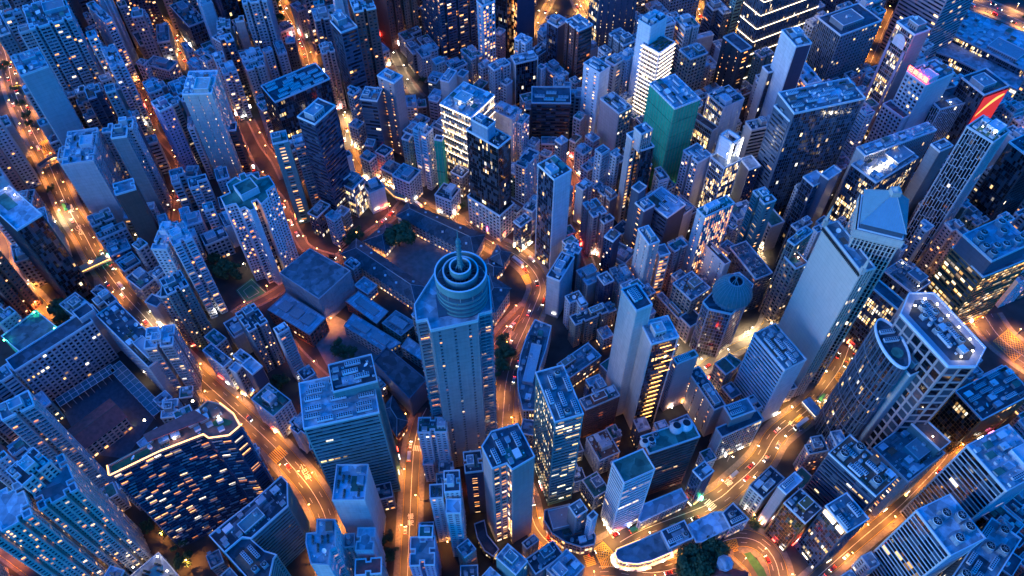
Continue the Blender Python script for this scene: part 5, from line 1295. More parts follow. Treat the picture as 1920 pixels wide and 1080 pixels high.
for body, a, b, s in (('慢\n駛', (132, 392), (128, 380), 5), ('巴\n士\n站', (150, 432), (146, 420), 4), ('小\n巴\n站', (572, 885), (565, 872), 4.2), ('慢\n駛', (770, 975), (770, 960), 4), ('慢', (1365, 905), (1372, 900), 5), ('SLOW', (1490, 800), (1497, 793), 3.5)):
    road_text(body, a, b, s)

# ---------------------------------------------------------------- open courts
def slab(t, pts, mat, name, z=.02, h=.0, kind='structure'):
    p = [un(px(t, *q_), z) for q_ in pts]
    if area(p) < 0: p = p[::-1]
    m = MB(); m.poly([v3(k, z) for k in p]); o = m.obj(name, mat)
    if kind: o['kind'] = kind
    return o
OPEN = [[(785, 575), (908, 478), (757, 430), (668, 447)], [(590, 640), (700, 700), (690, 640), (620, 590)], [(600, 600), (560, 640), (690, 720), (750, 660)], [(442, 544), (472, 521), (503, 550), (463, 573)], [(104, 745), (215, 680), (300, 770), (235, 860), (160, 850)],
        [(240, 960), (345, 960), (400, 1080), (250, 1080)], [(640, 85+5), (760, 130), (800, 180), (720, 170)], [(150, 290), (258, 300), (262, 350), (190, 350)], [(925, 640), (950, 630), (940, 800), (925, 800)], [(1250, 1000), (1400, 1010), (1440, 1080), (1270, 1080)],
        [(1740, -80), (2010, -80), (2010, 110), (1800, 20)], [(1010, -30), (1110, -30), (1125, 40), (1060, 30)], [(1800, 590), (1920, 590), (1920, 700), (1830, 660)], [(480, 690), (560, 700), (560, 760), (500, 740)], [(385, 500), (460, 480), (470, 560), (400, 560)], [(20, 480), (110, 560), (110, 640), (40, 600)], [(700, 330), (770, 340), (840, 380), (760, 385)],
        [(1580, 850), (1720, 800), (1780, 790), (1480, 1080), (1440, 1080)], [(935, 455), (1010, 480), (1020, 560), (960, 600), (925, 560)], [(1000, 960), (1120, 1000), (1250, 960), (1340, 930), (1500, 760), (1530, 790), (1380, 960), (1450, 1080), (1080, 1080)]]
OPENW = [[un(p, 0) for p in o] for o in OPEN]
PAVC = surf('courtyard_paving', (.24, .22, .22), .9, .3, .25, streak=False)
slab('p', OPEN[0], PAVC, 'courtyard_paving', .05); slab('p', [(588, 640), (625, 590), (765, 660), (700, 720), (640, 735)], PAVC, 'courtyard_paving', .06)
slab('p', OPEN[4], surf('school_yard', (.10, .13, .17), .9, .3, .4, streak=False), 'school_yard', .05)
slab('p', OPEN[3], surf('green_court', (.04, .24, .13), .8, .15, .5, streak=False), 'sports_court', .08)
m = MB(); cpt = [un(p, 0) for p in OPEN[3]]
for s_ in (0, .5):
    for i in range(4):
        a, b = cpt[i].lerp(sum(cpt, Vector((0, 0)))/4, .12+s_*.8), cpt[(i+1) % 4].lerp(sum(cpt, Vector((0, 0)))/4, .12+s_*.8); d = (b-a).normalized(); s = Vector((-d.y, d.x))*.12; m.quad(v3(a-s, .1), v3(b-s, .1), v3(b+s, .1), v3(a+s, .1))
struct(m.obj('court_marking', WHP))
slab('p', OPEN[6], surf('bare_earth', (.20, .13, .11), .95, .5, .2, streak=False), 'bare_earth', .05)
slab('p', [(1395, 1038), (1407, 1035), (1432, 1065), (1440, 1085), (1425, 1085)], TURF, 'grass_verge', .2)
slab('p', [(175, 520), (215, 560), (210, 592), (178, 560)], PAVE, 'forecourt', .08)

# ---------------------------------------------------------------- street lamps
def make_lamp(kind):
    mt = {'O': LAMP_O, 'R': LAMP_O, 'W': LAMP_W, 'Y': LAMP_W}[kind]
    m = MB(); m.tube((0, 0, 0), (0, 0, 9), .11, 0, 6); m.tube((0, 0, 9), (1.8, 0, 9.5), .08, 0, 5); p = m.mesh('pole', [METAL])
    m = MB(); m.box(-.45, .45, -.18, .18, -.12, .06); hd_ = m.mesh('lamp_head', [mt]); return p, hd_
LM = {k: make_lamp(k) for k in 'ORWY'}
PW = dict(O=7600, R=5200, W=5200, Y=7600)
def street_lamp(p, ang, kind, power, label, group):
    r = thing('street_lamp', label, 'street lamp', (p.x, p.y, 0), group, ang); add('pole', LM[kind][0], r); hh = add('lamp_head', LM[kind][1], r, (1.95, 0, 9.45)); lamp_light(hh, (0, 0, -.45), kind, PW[kind]*power, spot=True)
LAMPS = []
for k, (nm, wd_, kind, pw_, cars, c, nn) in enumerate(RD):
    acc = 6.0; side = 1; step = 17 if wd_ > 8 else 18
    for i in range(len(c)-1):
        acc += (c[i+1]-c[i]).length
        if acc > step:
            acc = 0; side = -side; p = c[i]+nn[i]*side*(wd_/2+.9)
            if road_dist(p, k) < .5: continue
            if any(inside(f[0], p) for f in FOOT): continue
            pj = proj(p)
            if not (-60 < pj[0] < 1980 and -60 < pj[1] < 1140): continue
            d = nn[i]*-side; street_lamp(p, math.atan2(d.y, d.x), kind, pw_, 'street lamp on a thin grey pole leaning over the '+nm, 'lamps along the '+nm); LAMPS.append(p)

# ---------------------------------------------------------------- trees
def crown_mesh(seed, n=1500):
    q = random.Random(seed); m = MB(); blobs = [(Vector((q.uniform(-.7, .7), q.uniform(-.7, .7), q.uniform(-.3, .5))), q.uniform(.2, .46)) for _ in range(17)]
    for _ in range(n):
        c, r = q.choice(blobs); d = Vector((q.gauss(0, 1), q.gauss(0, 1), q.gauss(0, 1))).normalized(); p = c+d*r*q.uniform(.55, 1.05); s = q.uniform(.035, .075)
        u = (d.orthogonal().normalized()+Vector((q.uniform(-.6, .6),)*3)).normalized(); v = d.cross(u).normalized(); u2 = u*s; v2 = v*s*q.uniform(.6, 1)
        m.quad(p-u2-v2, p+u2-v2, p+u2+v2, p-u2+v2)
    return m.mesh('crown', [LEAF])
def trunk_mesh(seed):
    q = random.Random(seed); m = MB(); m.cyl((0, 0, 0), .07, .75, 8, .045)
    for k in range(6):
        a = q.uniform(0, 6.28); m.tube((0, 0, .5+k*.04), (.45*math.cos(a), .45*math.sin(a), .95+q.uniform(0, .3)), .02, 0, 5)
    return m.mesh('trunk', [BARK])
CM = [crown_mesh(s) for s in range(4)]+[crown_mesh(9, 4500)]; TM = [trunk_mesh(s) for s in range(3)]
def tree(p_px, rad, label, group=None, big=False, z=0, n=0):
    p = un(p_px, z+rad*1.2); r = thing('tree', label, 'tree', (p.x, p.y, z), group, rnd.uniform(0, 6))
    t = add('trunk', TM[n % 3], r); t.scale = (rad, rad, rad*1.3); c = add('crown', CM[4] if big else CM[n % 4], r, (0, 0, rad*1.35)); c.scale = (rad*1.15, rad*1.15, rad*.95)
TREES = [((745, 440), 13, 'biggest round dark tree, shading the paved courtyard', True), ((655, 450), 6, 'small tree on the corner left of the slate roofs', False), ((672, 438), 6.5, 'tree at the upper corner of the walled compound', False), ((632, 655), 7, 'airy tree standing in the sandy yard, left one', False), ((656, 660), 6, 'airy tree standing in the sandy yard, right one', False),
 ((942, 660), 8, 'dark tree wedged between the ringed tower and the road, upper', True), ((938, 690), 7, 'dark tree wedged between the ringed tower and the road, lower', False), ((944, 640), 6, 'topmost tree beside the ringed tower', False), ((1300, 1050), 12, 'huge dark round tree at the loop road, bottom', True), ((1328, 1035), 10, 'right half of the big tree clump by the turret', True), ((1285, 1075), 9, 'lower left tree of the big clump by the loop road', False), ((1413, 985), 4, 'small tree at the foot of the dark bronze block', False),
 ((415, 505), 9, 'dark tree below the blue gabled shed roof, left of the white tower', True), ((438, 512), 8, 'dark tree just left of the sports court', False), ((400, 490), 7, 'dark tree behind the long balconied tower', False), ((112, 575), 10, 'dark clump beside the long black tower, upper', True), ((120, 600), 8, 'dark clump beside the long black tower, lower', False), ((265, 130), 6, 'left tree of the small lit park', False), ((320, 160), 7, 'right tree of the small lit park', False), ((310, 175), 6, 'lower tree of the small lit park', False), ((328, 180), 6, 'lowest tree of the small lit park', False),
 ((5, 125), 7, 'tree on the median at the left edge', False), ((28, 165), 5, 'first tree down the median of the wide left road', False), ((38, 195), 5, 'second tree down the median of the wide left road', False), ((52, 218), 5.5, 'third tree down the median of the wide left road', False), ((55, 232), 4, 'fourth tree down the median of the wide left road', False), ((513, 15), 9, 'dark tree at the top beside the jammed street, upper', False), ((520, 35), 8, 'dark tree at the top beside the jammed street, lower', False), ((270, 425+15), 5, 'small tree under the brown windowless tower', False),
 ((95, 355), 4, 'small roadside tree below the curved footbridge', False), ((280, 985), 5, 'left shrub-like tree beside the pool deck', False), ((300, 965), 6, 'tree in the dark gap behind the pool deck', False), ((320, 985), 6, 'tree in the dark gap below the terrace tower', False), ((345, 1050), 6, 'tree lit by a lamp, bottom left', False), ((335, 1015), 6, 'dark tree above the lamp-lit one, bottom left', False), ((1270, 95+0), 4, 'tiny tree behind the scaffolded tan block', False), ((860, 148), 5, 'tree in the dark garden by the glowing doorway', False), ((792, 150), 4, 'small tree by the market', False), ((1410, 440), 4, 'planted edge tree beside the square-windowed block', False), ((510, 745), 6, 'tree in the dark garden left of the big teal tower', False), ((525, 715), 7, 'larger tree in the dark garden left of the big teal tower', False), ((865, 385), 4, 'tree by the white corner block near the junction', False), ((1058, 445), 4, 'tree glowing orange at the top of the alley, centre', False), ((745, 715), 3, 'tiny tree by the brick house', False), ((1880, 290-60), 5, 'tree below the right terminal', False), ((725, 1010), 5, 'thin tree in the gap beside the straight road, upper', False), ((735, 1040), 5, 'thin tree in the gap beside the straight road, lower', False)]
for i, (p, r_, lab, big) in enumerate(TREES): tree(p, r_*.85, lab, 'trees between the buildings', big, 0, i)

# ---------------------------------------------------------------- vehicles
def paint(name, col): return surf(name, col, .3, .05, 1, streak=False)
CARP = dict(white=paint('white_car_paint', (.75, .76, .78)), black=paint('black_car_paint', (.02, .02, .025)), silver=paint('silver_car_paint', (.38, .4, .42)), red=paint('red_car_paint', (.45, .02, .02)), blue=paint('blue_car_paint', (.03, .07, .2)), green=paint('green_paint', (.03, .2, .1)))
HEADL = emit('headlight_glow', (1, .88, .68), 12); TAILL = emit('tail_light_glow', (1, .04, .02), 8)
GLASSM = surf('car_glass', (.02, .025, .03), .1, .05, 1, streak=False)
def veh(kind, colr):
    L, W_, Hb, Ht = {'car': (4.5, 1.8, .85, 1.45), 'van': (5.4, 2.0, 1.2, 2.2), 'bus': (11.5, 2.5, 1.6, 4.3), 'minibus': (6.8, 2.1, 1.3, 2.6), 'truck': (8, 2.4, 1.3, 3.2)}[kind]
    m = MB(); x = L/2; y = W_/2
    if kind == 'car':
        pr = [(-x, .3), (-x, .8), (-x*.75, .95), (-x*.5, Ht), (x*.15, Ht), (x*.45, .95), (x*.93, .8), (x, .55), (x, .3)]
    else:
        pr = [(-x, .35), (-x, Ht), (x*.82, Ht), (x*.98, Hb+.2), (x, .35)]
    a = [(px_, -y, z) for px_, z in pr]; b = [(px_, y, z) for px_, z in pr]; m.poly(a); m.poly(b[::-1]); m.ring(b, a)
    body = m.mesh('body', [CARP[colr]])
    m = MB()
    z0, z1 = (.95, Ht-.08) if kind == 'car' else (Hb, Hb+.75)
    x0, x1 = (-x*.6, x*.3) if kind == 'car' else (-x*.9, x*.8)
    for s in (-1, 1): m.box(x0, x1, s*(y+.01)-.01, s*(y+.01)+.01, z0, z1)
    if kind == 'bus': 
        for s in (-1, 1): m.box(x0, x1, s*(y+.01)-.01, s*(y+.01)+.01, 2.9, 3.7)
    if kind == 'car': m.quad((x*.44, -y*.85, .98), (x*.44, y*.85, .98), (x*.16, y*.8, Ht+.01), (x*.16, -y*.8, Ht+.01)); m.quad((-x*.74, y*.85, .97), (-x*.74, -y*.85, .97), (-x*.51, -y*.8, Ht+.01), (-x*.51, y*.8, Ht+.01))
    else: m.box(x*.97, x*1.005, -y*.9, y*.9, Hb+.1, Ht-.3)
    gl = m.mesh('window_glass', [GLASSM])
    m = MB(); m.box(-.32, .32, -.12, .12, -.32, .32) if False else m.cyl((0, 0, 0), .33, .24, 10); wh = m.mesh('wheel', [DARKM])
    m = MB(); m.box(-.06, .06, -.22, .22, -.13, .13); hl = m.mesh('headlight', [HEADL]); m = MB(); m.box(-.05, .05, -.22, .22, -.11, .11); tl = m.mesh('tail_light', [TAILL])
    return body, gl, wh, hl, tl, x, y
VC = {}
def put_vehicle(kind, colr, p, ang, label, group):
    if (kind, colr) not in VC: VC[(kind, colr)] = veh(kind, colr)
    body, gl, wh, hl, tl, x, y = VC[(kind, colr)]
    r = thing({'car': 'car', 'van': 'van', 'bus': 'double_decker_bus', 'minibus': 'minibus', 'truck': 'truck'}[kind], label, {'bus': 'bus'}.get(kind, kind), (p.x, p.y, .17), group, ang)
    add('body', body, r); add('window_glass', gl, r)
    for sx in (-.62, .62):
        for sy in (-1, 1):
            o = add('wheel', wh, r, (x*sx, y*sy*.86+(.12 if sy < 0 else .12), .2)); o.rotation_euler = (math.pi/2, 0, 0)
    for sy in (-1, 1): add('headlight', hl, r, (x+.03, y*sy*.65, .62)); add('tail_light', tl, r, (-x-.03, y*sy*.68, .75))
q = random.Random(11)
for k, (nm, wd_, kind, pw_, cars, c, nn) in enumerate(RD):
    tot = sum((c[i+1]-c[i]).length for i in range(len(c)-1)); cnt = int(tot/100*cars); used = []
    for _ in range(cnt*3):
        if len(used) >= cnt: break
        i = q.randrange(2, len(c)-2); side = q.choice((-1, 1)); lanes = 2 if wd_ > 10.8 else 1; ln_ = (q.choice((.28, .72)) if lanes == 2 else .5)*wd_/2
        if wd_ < 6: ln_ = 0
        p = c[i]+nn[i]*side*ln_
        if any((p-u).length < 7.5 for u in used): continue
        pj = proj(p)
        if not (-20 < pj[0] < 1940 and -20 < pj[1] < 1100): continue
        if any(inside(f[0], p) for f in FOOT): continue
        if road_dist(p, k) < .5 and k in (2, 4, 8): continue
        used.append(p); d = (c[i+1]-c[i-1]); ang = math.atan2(d.y, d.x)+(0 if side > 0 else math.pi)
        kd = q.choices(('car', 'van', 'bus', 'minibus', 'truck'), (10, 2, 1.2 if wd_ > 10 else 0, 1.5, .7))[0]
        col_ = q.choices(('white', 'black', 'silver', 'red', 'blue'), (4, 2, 3, 3.4, 1))[0]
        if kd == 'bus': col_ = q.choice(('red', 'white'))
        if kd == 'minibus': col_ = q.choice(('white', 'green'))
        if kd == 'truck': col_ = q.choice(('white', 'green'))
        put_vehicle(kd, col_, p, ang, '%s %s with its lights on, driving on the %s' % (col_, {'bus': 'double-decker bus'}.get(kd, kd), nm), 'traffic on the '+nm)

# ---------------------------------------------------------------- footbridges and canopies
def bridge(pts_px, h, wd_, label, roofm, lit=True, name='footbridge'):
    p = [un(q_, h) for q_ in pts_px]; c0 = p[0]; r = thing(name, label, 'footbridge', (c0.x, c0.y, 0)); P = [k-c0 for k in p]
    mr, md, ml, mp = MB(), MB(), MB(), MB()
    for a, b in zip(P, P[1:]):
        e = (b-a).normalized(); n_ = Vector((-e.y, e.x)); L = (b-a).length
        mr.obox(v3(a-n_*wd_/2, h-.3), v3(e, 0)*L, v3(n_, 0)*wd_, (0, 0, .3), 0, True); md.obox(v3(a-n_*wd_*.45, h-3.3), v3(e, 0)*L, v3(n_, 0)*wd_*.9, (0, 0, .5), 0, True)
        for s in (-1, 1):
            if lit: ml.obox(v3(a+n_*s*wd_*.44, h-1.2), v3(e, 0)*L, v3(n_, 0)*.1, (0, 0, .35), 0, True)
            k = 0
            while k < L: mp.obox(v3(a+n_*s*wd_*.42+e*k, h-2.8), v3(e, 0)*.2, v3(n_, 0)*.2, (0, 0, 2.5)); k += 2.4
        mp.obox(v3(a-n_*.4, 0), v3(e, 0)*.8, v3(n_, 0)*.8, (0, 0, h-3.3)); mp.obox(v3(b-n_*.4, 0), v3(e, 0)*-.8, v3(n_, 0)*.8, (0, 0, h-3.3))
    mr.obj('roof', roofm, r); md.obj('deck', WALL['l'], r); ml.obj('light_strip', STRIPO if roofm is not ROOF['b'] else STRIP, r); mp.obj('post', METAL, r)
bridge([(148, 505), (202, 480)], 8, 6, 'straight covered footbridge crossing the wide left road, lit yellow inside', surf('cream_roofing', (.55, .5, .36), .7, .2, .6))
bridge([(72, 310), (88, 298), (108, 288)], 8, 3.4, 'slim dark curved footbridge below the yellow box on the left road', ROOF['d'], False)
bridge([(1511, 748), (1536, 776)], 9, 7, 'blue-roofed footbridge with a glowing side over the road of the taxis', ROOF['b'])
bridge([(716, 340), (742, 365), (765, 372), (785, 355)], 7, 3.6, 'zigzag covered escalator bridge glowing gold above the old hall', surf('cream_roofing', (.55, .5, .36), .7, .2, .6))
m = MB()
def canopy(label, pts, wd_, z, n_):
    p = [un(q_, z) for q_ in pts]; c0 = p[0]; r = thing('walkway_canopy', label, 'canopy', (c0.x, c0.y, 0)); P = [k-c0 for k in p]; mg, mf = MB(), MB()
    for a, b in zip(P, P[1:]):
        e = (b-a).normalized(); nn_ = Vector((-e.y, e.x)); L = (b-a).length; mg.obox(v3(a-nn_*wd_/2, z), v3(e, 0)*L, v3(nn_, 0)*wd_, (0, 0, .15), 0, True)
        for k in range(n_+1):
            mf.obox(v3(a-nn_*wd_/2+e*(k*L/n_), z+.15), v3(e, 0)*.35, v3(nn_, 0)*wd_, (0, 0, .12)); mf.obox(v3(a-nn_*wd_*.48+e*(k*L/n_*.97), 0), v3(e, 0)*.2, v3(nn_, 0)*.2, (0, 0, z))
        for s in (-.5, 0, .47): mf.obox(v3(a+nn_*wd_*s, z+.16), v3(e, 0)*L, v3(nn_, 0)*.3, (0, 0, .12))
    mg.obj('glass_roof', surf('canopy_glass', (.08, .2, .24), .2, .1, 1, streak=False), r); mf.obj('frame', COPING, r)
canopy('glass walkway roof with white ribs along the foot of the school block', [(108, 756), (212, 690)], 8, 7, 9)
canopy('second glass walkway roof running down the right side of the school yard', [(214, 684), (298, 772)], 9, 7, 11)

# ---------------------------------------------------------------- the ordinary blocks that fill the lots between
def short(label):
    w_ = label.replace(',', ' ,').split(); out = []
    for k in w_:
        if k in (',', 'with', 'beside', 'above', 'below', 'at', 'in', 'left', 'right', 'near', 'on', 'by', 'behind', 'cut', 'of', 'to', 'between', 'crowned', 'over', 'inside', 'standing', 'whose', 'carrying', 'leaning', 'squeezed', 'dead', 'just', 'around', 'under', 'next', 'from', 'rising', 'attached', 'outlined', 'wrapped', 'stuck', 'outlined', 'dotted') and out and len(out) > 1: break
        if k != ',': out.append(k)
    return ' '.join(out[:6])
from collections import Counter
SHT = Counter(short(l) for _, _, l in FOOT)
LAND = [((sum(p, Vector((0, 0)))/len(p)), short(l)) for p, h, l in FOOT if SHT[short(l)] == 1]
print('landmarks', len(LAND))
def hull(pts):
    pts = sorted(set((round(a, 1), round(b, 1)) for a, b in pts)); 
    def half(ps):
        o = []
        for p in ps:
            while len(o) > 1 and (o[-1][0]-o[-2][0])*(p[1]-o[-2][1])-(o[-1][1]-o[-2][1])*(p[0]-o[-2][0]) <= 0: o.pop()
            o.append(p)
        return o[:-1]
    return half(pts)+half(pts[::-1])
def inpoly(pl, x, y):
    c = False
    for i in range(len(pl)):
        (ax_, ay_), (bx, by) = pl[i], pl[i-1]
        if (ay_ > y) != (by > y) and x < (bx-ax_)*(y-ay_)/(by-ay_)+ax_: c = not c
    return c
SIL = []
for p, h, l in FOOT:
    if h < 9: continue
    hl = hull([proj(k, h) for k in p]+[proj(k, h*.42) for k in p]); c = sum(p, Vector((0, 0)))/len(p)
    xs = [a for a, b in hl]; ys = [b for a, b in hl]; SIL.append((hl, min(xs), max(xs), min(ys), max(ys), c.length))
CIRC = [((sum(p, Vector((0, 0)))/len(p)), max((k-sum(p, Vector((0, 0)))/len(p)).length for k in p), p) for p, h, l in FOOT]
def seg_hit(P, Q_):
    """do two convex-ish footprints overlap (separating axis, quads)"""
    for A, B in ((P, Q_), (Q_, P)):
        for i in range(len(A)):
            e = A[(i+1) % len(A)]-A[i]; n_ = Vector((-e.y, e.x)); pa = [n_.dot(k) for k in A]; pb = [n_.dot(k) for k in B]
            if max(pa) <= min(pb) or max(pb) <= min(pa): return False
    return True
SEEN = Counter(); q = random.Random(21); nfill = 0
INFOOT = []
cands = []
for gy in range(-2, 130):
    for gx in range(-70, 71):
        p = Vector((gx*13.5+q.uniform(-3.5, 3.5), 60+gy*13.5+q.uniform(-3.5, 3.5))); pj = proj(p)
        if -70 < pj[0] < 1990 and -260 < pj[1] < 1330: cands.append((p.length, p, pj))
cands.sort(key=lambda k: k[0])
HUES = ('w', 'l', 'w', 'm', 's', 'l', 'p', 'w', 'b', 'l', 'w', 'e')
RFS = ('c', 'c', 'd', 'w', 'c', 'g', 'd', 'b', 't', 'c')
WN = dict(w='white', l='pale grey', m='grey', s='cream', t='tan', p='pinkish', b='slate blue', r='brick red', e='teal', v='violet')
RN = dict(c='grey', d='dark', w='pale', g='green', b='blue', t='terracotta')
def try_fill(p, pj, tall):
    global nfill
    # street grid direction taken from the nearest known building
    best = min(CIRC, key=lambda k: (k[0]-p).length-k[1]); d0 = (best[0]-p).length
    e = axes(best[2]); f = Vector((-e.y, e.x))
    for a, b in (((14, 11), (11, 10), (9, 8)) if pj[0] < 760 and pj[1] < 420 and q.random() < .7 else None) or q.choice((((17, 13), (13, 10), (9, 8)), ((14, 20), (11, 13), (8, 9)), ((24, 13), (15, 10), (9, 8)))):
        a *= q.uniform(.85, 1.1); b *= q.uniform(.85, 1.1)
        P = [p-e*a/2-f*b/2, p+e*a/2-f*b/2, p+e*a/2+f*b/2, p-e*a/2+f*b/2]; Pm = [p+(k-p)*1.06 for k in P]; R_ = math.hypot(a, b)/2
        if any((c-p).length < r+R_+1 and seg_hit(Pm, ([k for k in fp])) for c, r, fp in CIRC+INFOOT): continue
        if any(road_dist(k) < 2.2 for k in P+[p, (P[0]+P[1])/2, (P[2]+P[3])/2, (P[1]+P[2])/2, (P[3]+P[0])/2]): continue
        if any(inside(o, k) for o in OPENW for k in P+[p]): continue
        h0 = tall
        for sc_ in (1, .8, .62, .48, .36):
            h = h0*sc_
            if h < 9: break
            ok = True
            for k in P+[(P[0]+P[2])/2, (P[0]+P[1])/2, (P[2]+P[3])/2, (P[1]+P[2])/2, (P[3]+P[0])/2]:
                x, y = proj(k, h)
                g = un((x, y), 0)
                if road_dist(g) < 0 or any(inside(o, g) for o in OPENW): ok = False; break
                for hl, x0, x1, y0, y1, dist in SIL:
                    if x0 <= x <= x1 and y0 <= y <= y1 and dist > k.length-4 and inpoly(hl, x, y): ok = False; break
                if not ok: break
            if ok: break
        else: continue
        if h < 9: continue
        return P, h, a*b
    return None
MAXF = 420
def region_h(pj):
    x, y = pj
    if y < 40: return q.uniform(40, 90)
    if x < 760 and y < 420: return q.uniform(34, 95)
    if x > 1040 and y < 620: return q.uniform(26, 78)
    if x < 500: return q.uniform(18, 45)
    return q.uniform(14, 32)
fills = []
for dist, p, pj in cands:
    r_ = try_fill(p, pj, region_h(pj))
    if not r_: continue
    P, h, A = r_; INFOOT.append((p, max((k-p).length for k in P), P)); 
    hl = hull([proj(k, h) for k in P]+[proj(k, h*.6) for k in P]); xs = [a for a, b in hl]; ys = [b for a, b in hl]; SIL.append((hl, min(xs), max(xs), min(ys), max(ys), dist)); fills.append((P, h, A, p))
print('fills', len(fills))
def vis(k):
    x, y = proj(k[3], k[1]); inside_ = -30 < x < 1950 and -30 < y < 1110
    return (0 if inside_ else 1, -k[2]*k[1])
fills.sort(key=vis); rest = fills[MAXF:]; fills = fills[:MAXF]
# blocks beyond the largest few hundred: one continuous mass of small buildings
MW = ['l', 'w', 'm', 's', 't', 'p', 'b']; MR = ['c', 'd', 'w', 'b', 'g']
mass = MB(); mmats = [WALL[k] for k in MW]+[ROOF[k] for k in MR]+[COPING, PAN, GL['T'], GL['R']]; qm = random.Random(77); nm_ = 0
for P, h, A, p in rest:
    x, y = proj(p, h)
    if not (-60 < x < 1980 and -160 < y < 1140): continue
    nm_ += 1
    wi = qm.randrange(len(MW)); ri = len(MW)+qm.randrange(len(MR)); ci = len(MW)+len(MR); mw1, mg1 = MB(), MB(); core = inset(P, .35)
    for i in range(4):
        mid = (P[i]+P[(i+1) % 4])/2; ee = P[(i+1) % 4]-P[i]
        st = qm.choice(('T', 'T', 't', 'R', 'O')) 
        facade(mw1, mg1, core[i], core[(i+1) % 4], h, st, 0, qm.randrange(500))
    for mm, idx in ((mw1, wi), (mg1, ci+2+(h > 26))):
        o_ = len(mass.v); mass.v += mm.v; mass.f += [tuple(k+o_ for k in f_) for f_ in mm.f]; mass.m += [idx]*len(mm.f); mass.uv += mm.uv
    mass.poly([v3(k, h) for k in inset(P, .25)], ri); a_ = inset(P, -.1); b_ = inset(P, .35)
    for i in range(4):
        j = (i+1) % 4; mass.quad(v3(a_[i], h-.5), v3(a_[j], h-.5), v3(a_[j], h+.9), v3(a_[i], h+.9), ci); mass.quad(v3(a_[i], h+.9), v3(a_[j], h+.9), v3(b_[j], h+.9), v3(b_[i], h+.9), ci); mass.quad(v3(b_[j], h-.1), v3(b_[i], h-.1), v3(b_[i], h+.9), v3(b_[j], h+.9), ci)
    e = axes(P); f = Vector((-e.y, e.x)); c = sum(P, Vector((0, 0)))/4
    for _ in range(qm.randint(3, 7)):
        w1, w2, hh = qm.uniform(1, 3.2), qm.uniform(1, 2.4), qm.uniform(.8, 3); o = c+e*qm.uniform(-3.5, 3)+f*qm.uniform(-3, 2.2)
        mass.obox(v3(o, h+.01*_), v3(e, 0)*w1, v3(f, 0)*w2, (0, 0, hh), qm.choice((ci, ci+1, wi, ci+1)))
mo = mass.obj('small_rooftops', mmats)
if mo: mo['kind'] = 'stuff'; mo['label'] = 'mass of small crowded rooftops and blocks filling the lots between the towers'
print('mass', nm_, len(mass.f))
STYLE_HI = ('R', 'R', 'r', 'q', 'Q', 'B', 'O', 'R'); STYLE_LO = ('T', 'T', 't', 'U', 'T', 'O')
for P, h, A, p in fills:
    hi = h > 26; wall = q.choice(HUES); roof = q.choice(RFS); s1, s2 = (q.choice(STYLE_HI), q.choice(STYLE_HI+('W', 'D'))) if hi else (q.choice(STYLE_LO), q.choice(STYLE_LO+('W',)))
    nf = max(2, int(h/3.1)); near = sorted(LAND, key=lambda k: (k[0]-p).length)[:8]; size = 'slim' if A < 110 else ('broad' if A > 230 else 'mid-sized')
    lab = None
    for c, s in near:
        d = Vector(proj(p, h))-Vector(proj(c, 30)); ang = math.degrees(math.atan2(-d.y, d.x)) % 360
        dr_ = ('right of', 'upper right of', 'above', 'upper left of', 'left of', 'lower left of', 'below', 'lower right of')[int((ang+22.5)//45) % 8]
        t_ = '%s %s block, %s roof, %s the %s' % (size, WN[wall], RN[roof], dr_, s)
        if len(t_.split()) <= 16 and SEEN[t_] == 0: lab = t_; break
    if lab is None:
        c, s = near[0]
        for ext_ in ('taller', 'lower', 'farther', 'nearer', 'squarer', 'longer', 'plainer'):
            t_ = '%s %s %s block, %s roof, near the %s' % (ext_, size, WN[wall], RN[roof], s)
            if SEEN[t_] == 0: lab = t_; break
        lab = lab or t_
    SEEN[lab] += 1
    lab = ' '.join(lab.split()[:16])
    PP, SS = P, [s1, s2, s1, s2]; a_, b_, c_, d_ = P if area(P) > 0 else P[::-1]; u_, v_ = b_-a_, d_-a_; sh = q.random()
    if sh < .3:      # L-shaped
        fx, fy = q.uniform(.45, .7), q.uniform(.4, .65); PP = [a_, b_, b_+v_*fy, a_+u_*fx+v_*fy, a_+u_*fx+v_, d_]; SS = [s1, s2, s1, s2, s1, s2]
        if q.random() < .5: k_ = (a_+c_)/2; PP = [k_*2-t for t in PP]
    elif sh < .5 and hi and A > 120:    # cross-shaped
        g, hh_ = .24, .26; PP = [a_+u_*g, b_-u_*g, b_-u_*g+v_*hh_, b_+v_*hh_, c_-v_*hh_, c_-u_*g-v_*hh_, c_-u_*g, d_+u_*g, d_+u_*g-v_*hh_, d_-v_*hh_, a_+v_*hh_, a_+u_*g+v_*hh_]; SS = [s1, 'W', 'D', s2, 'W', 'D']*2
    building('apartment_block' if hi else 'tenement', lab, PP, h, SS, wall, roof, 'x', 'building', 'ordinary blocks between the landmarks', dens=1.25, glass=None)
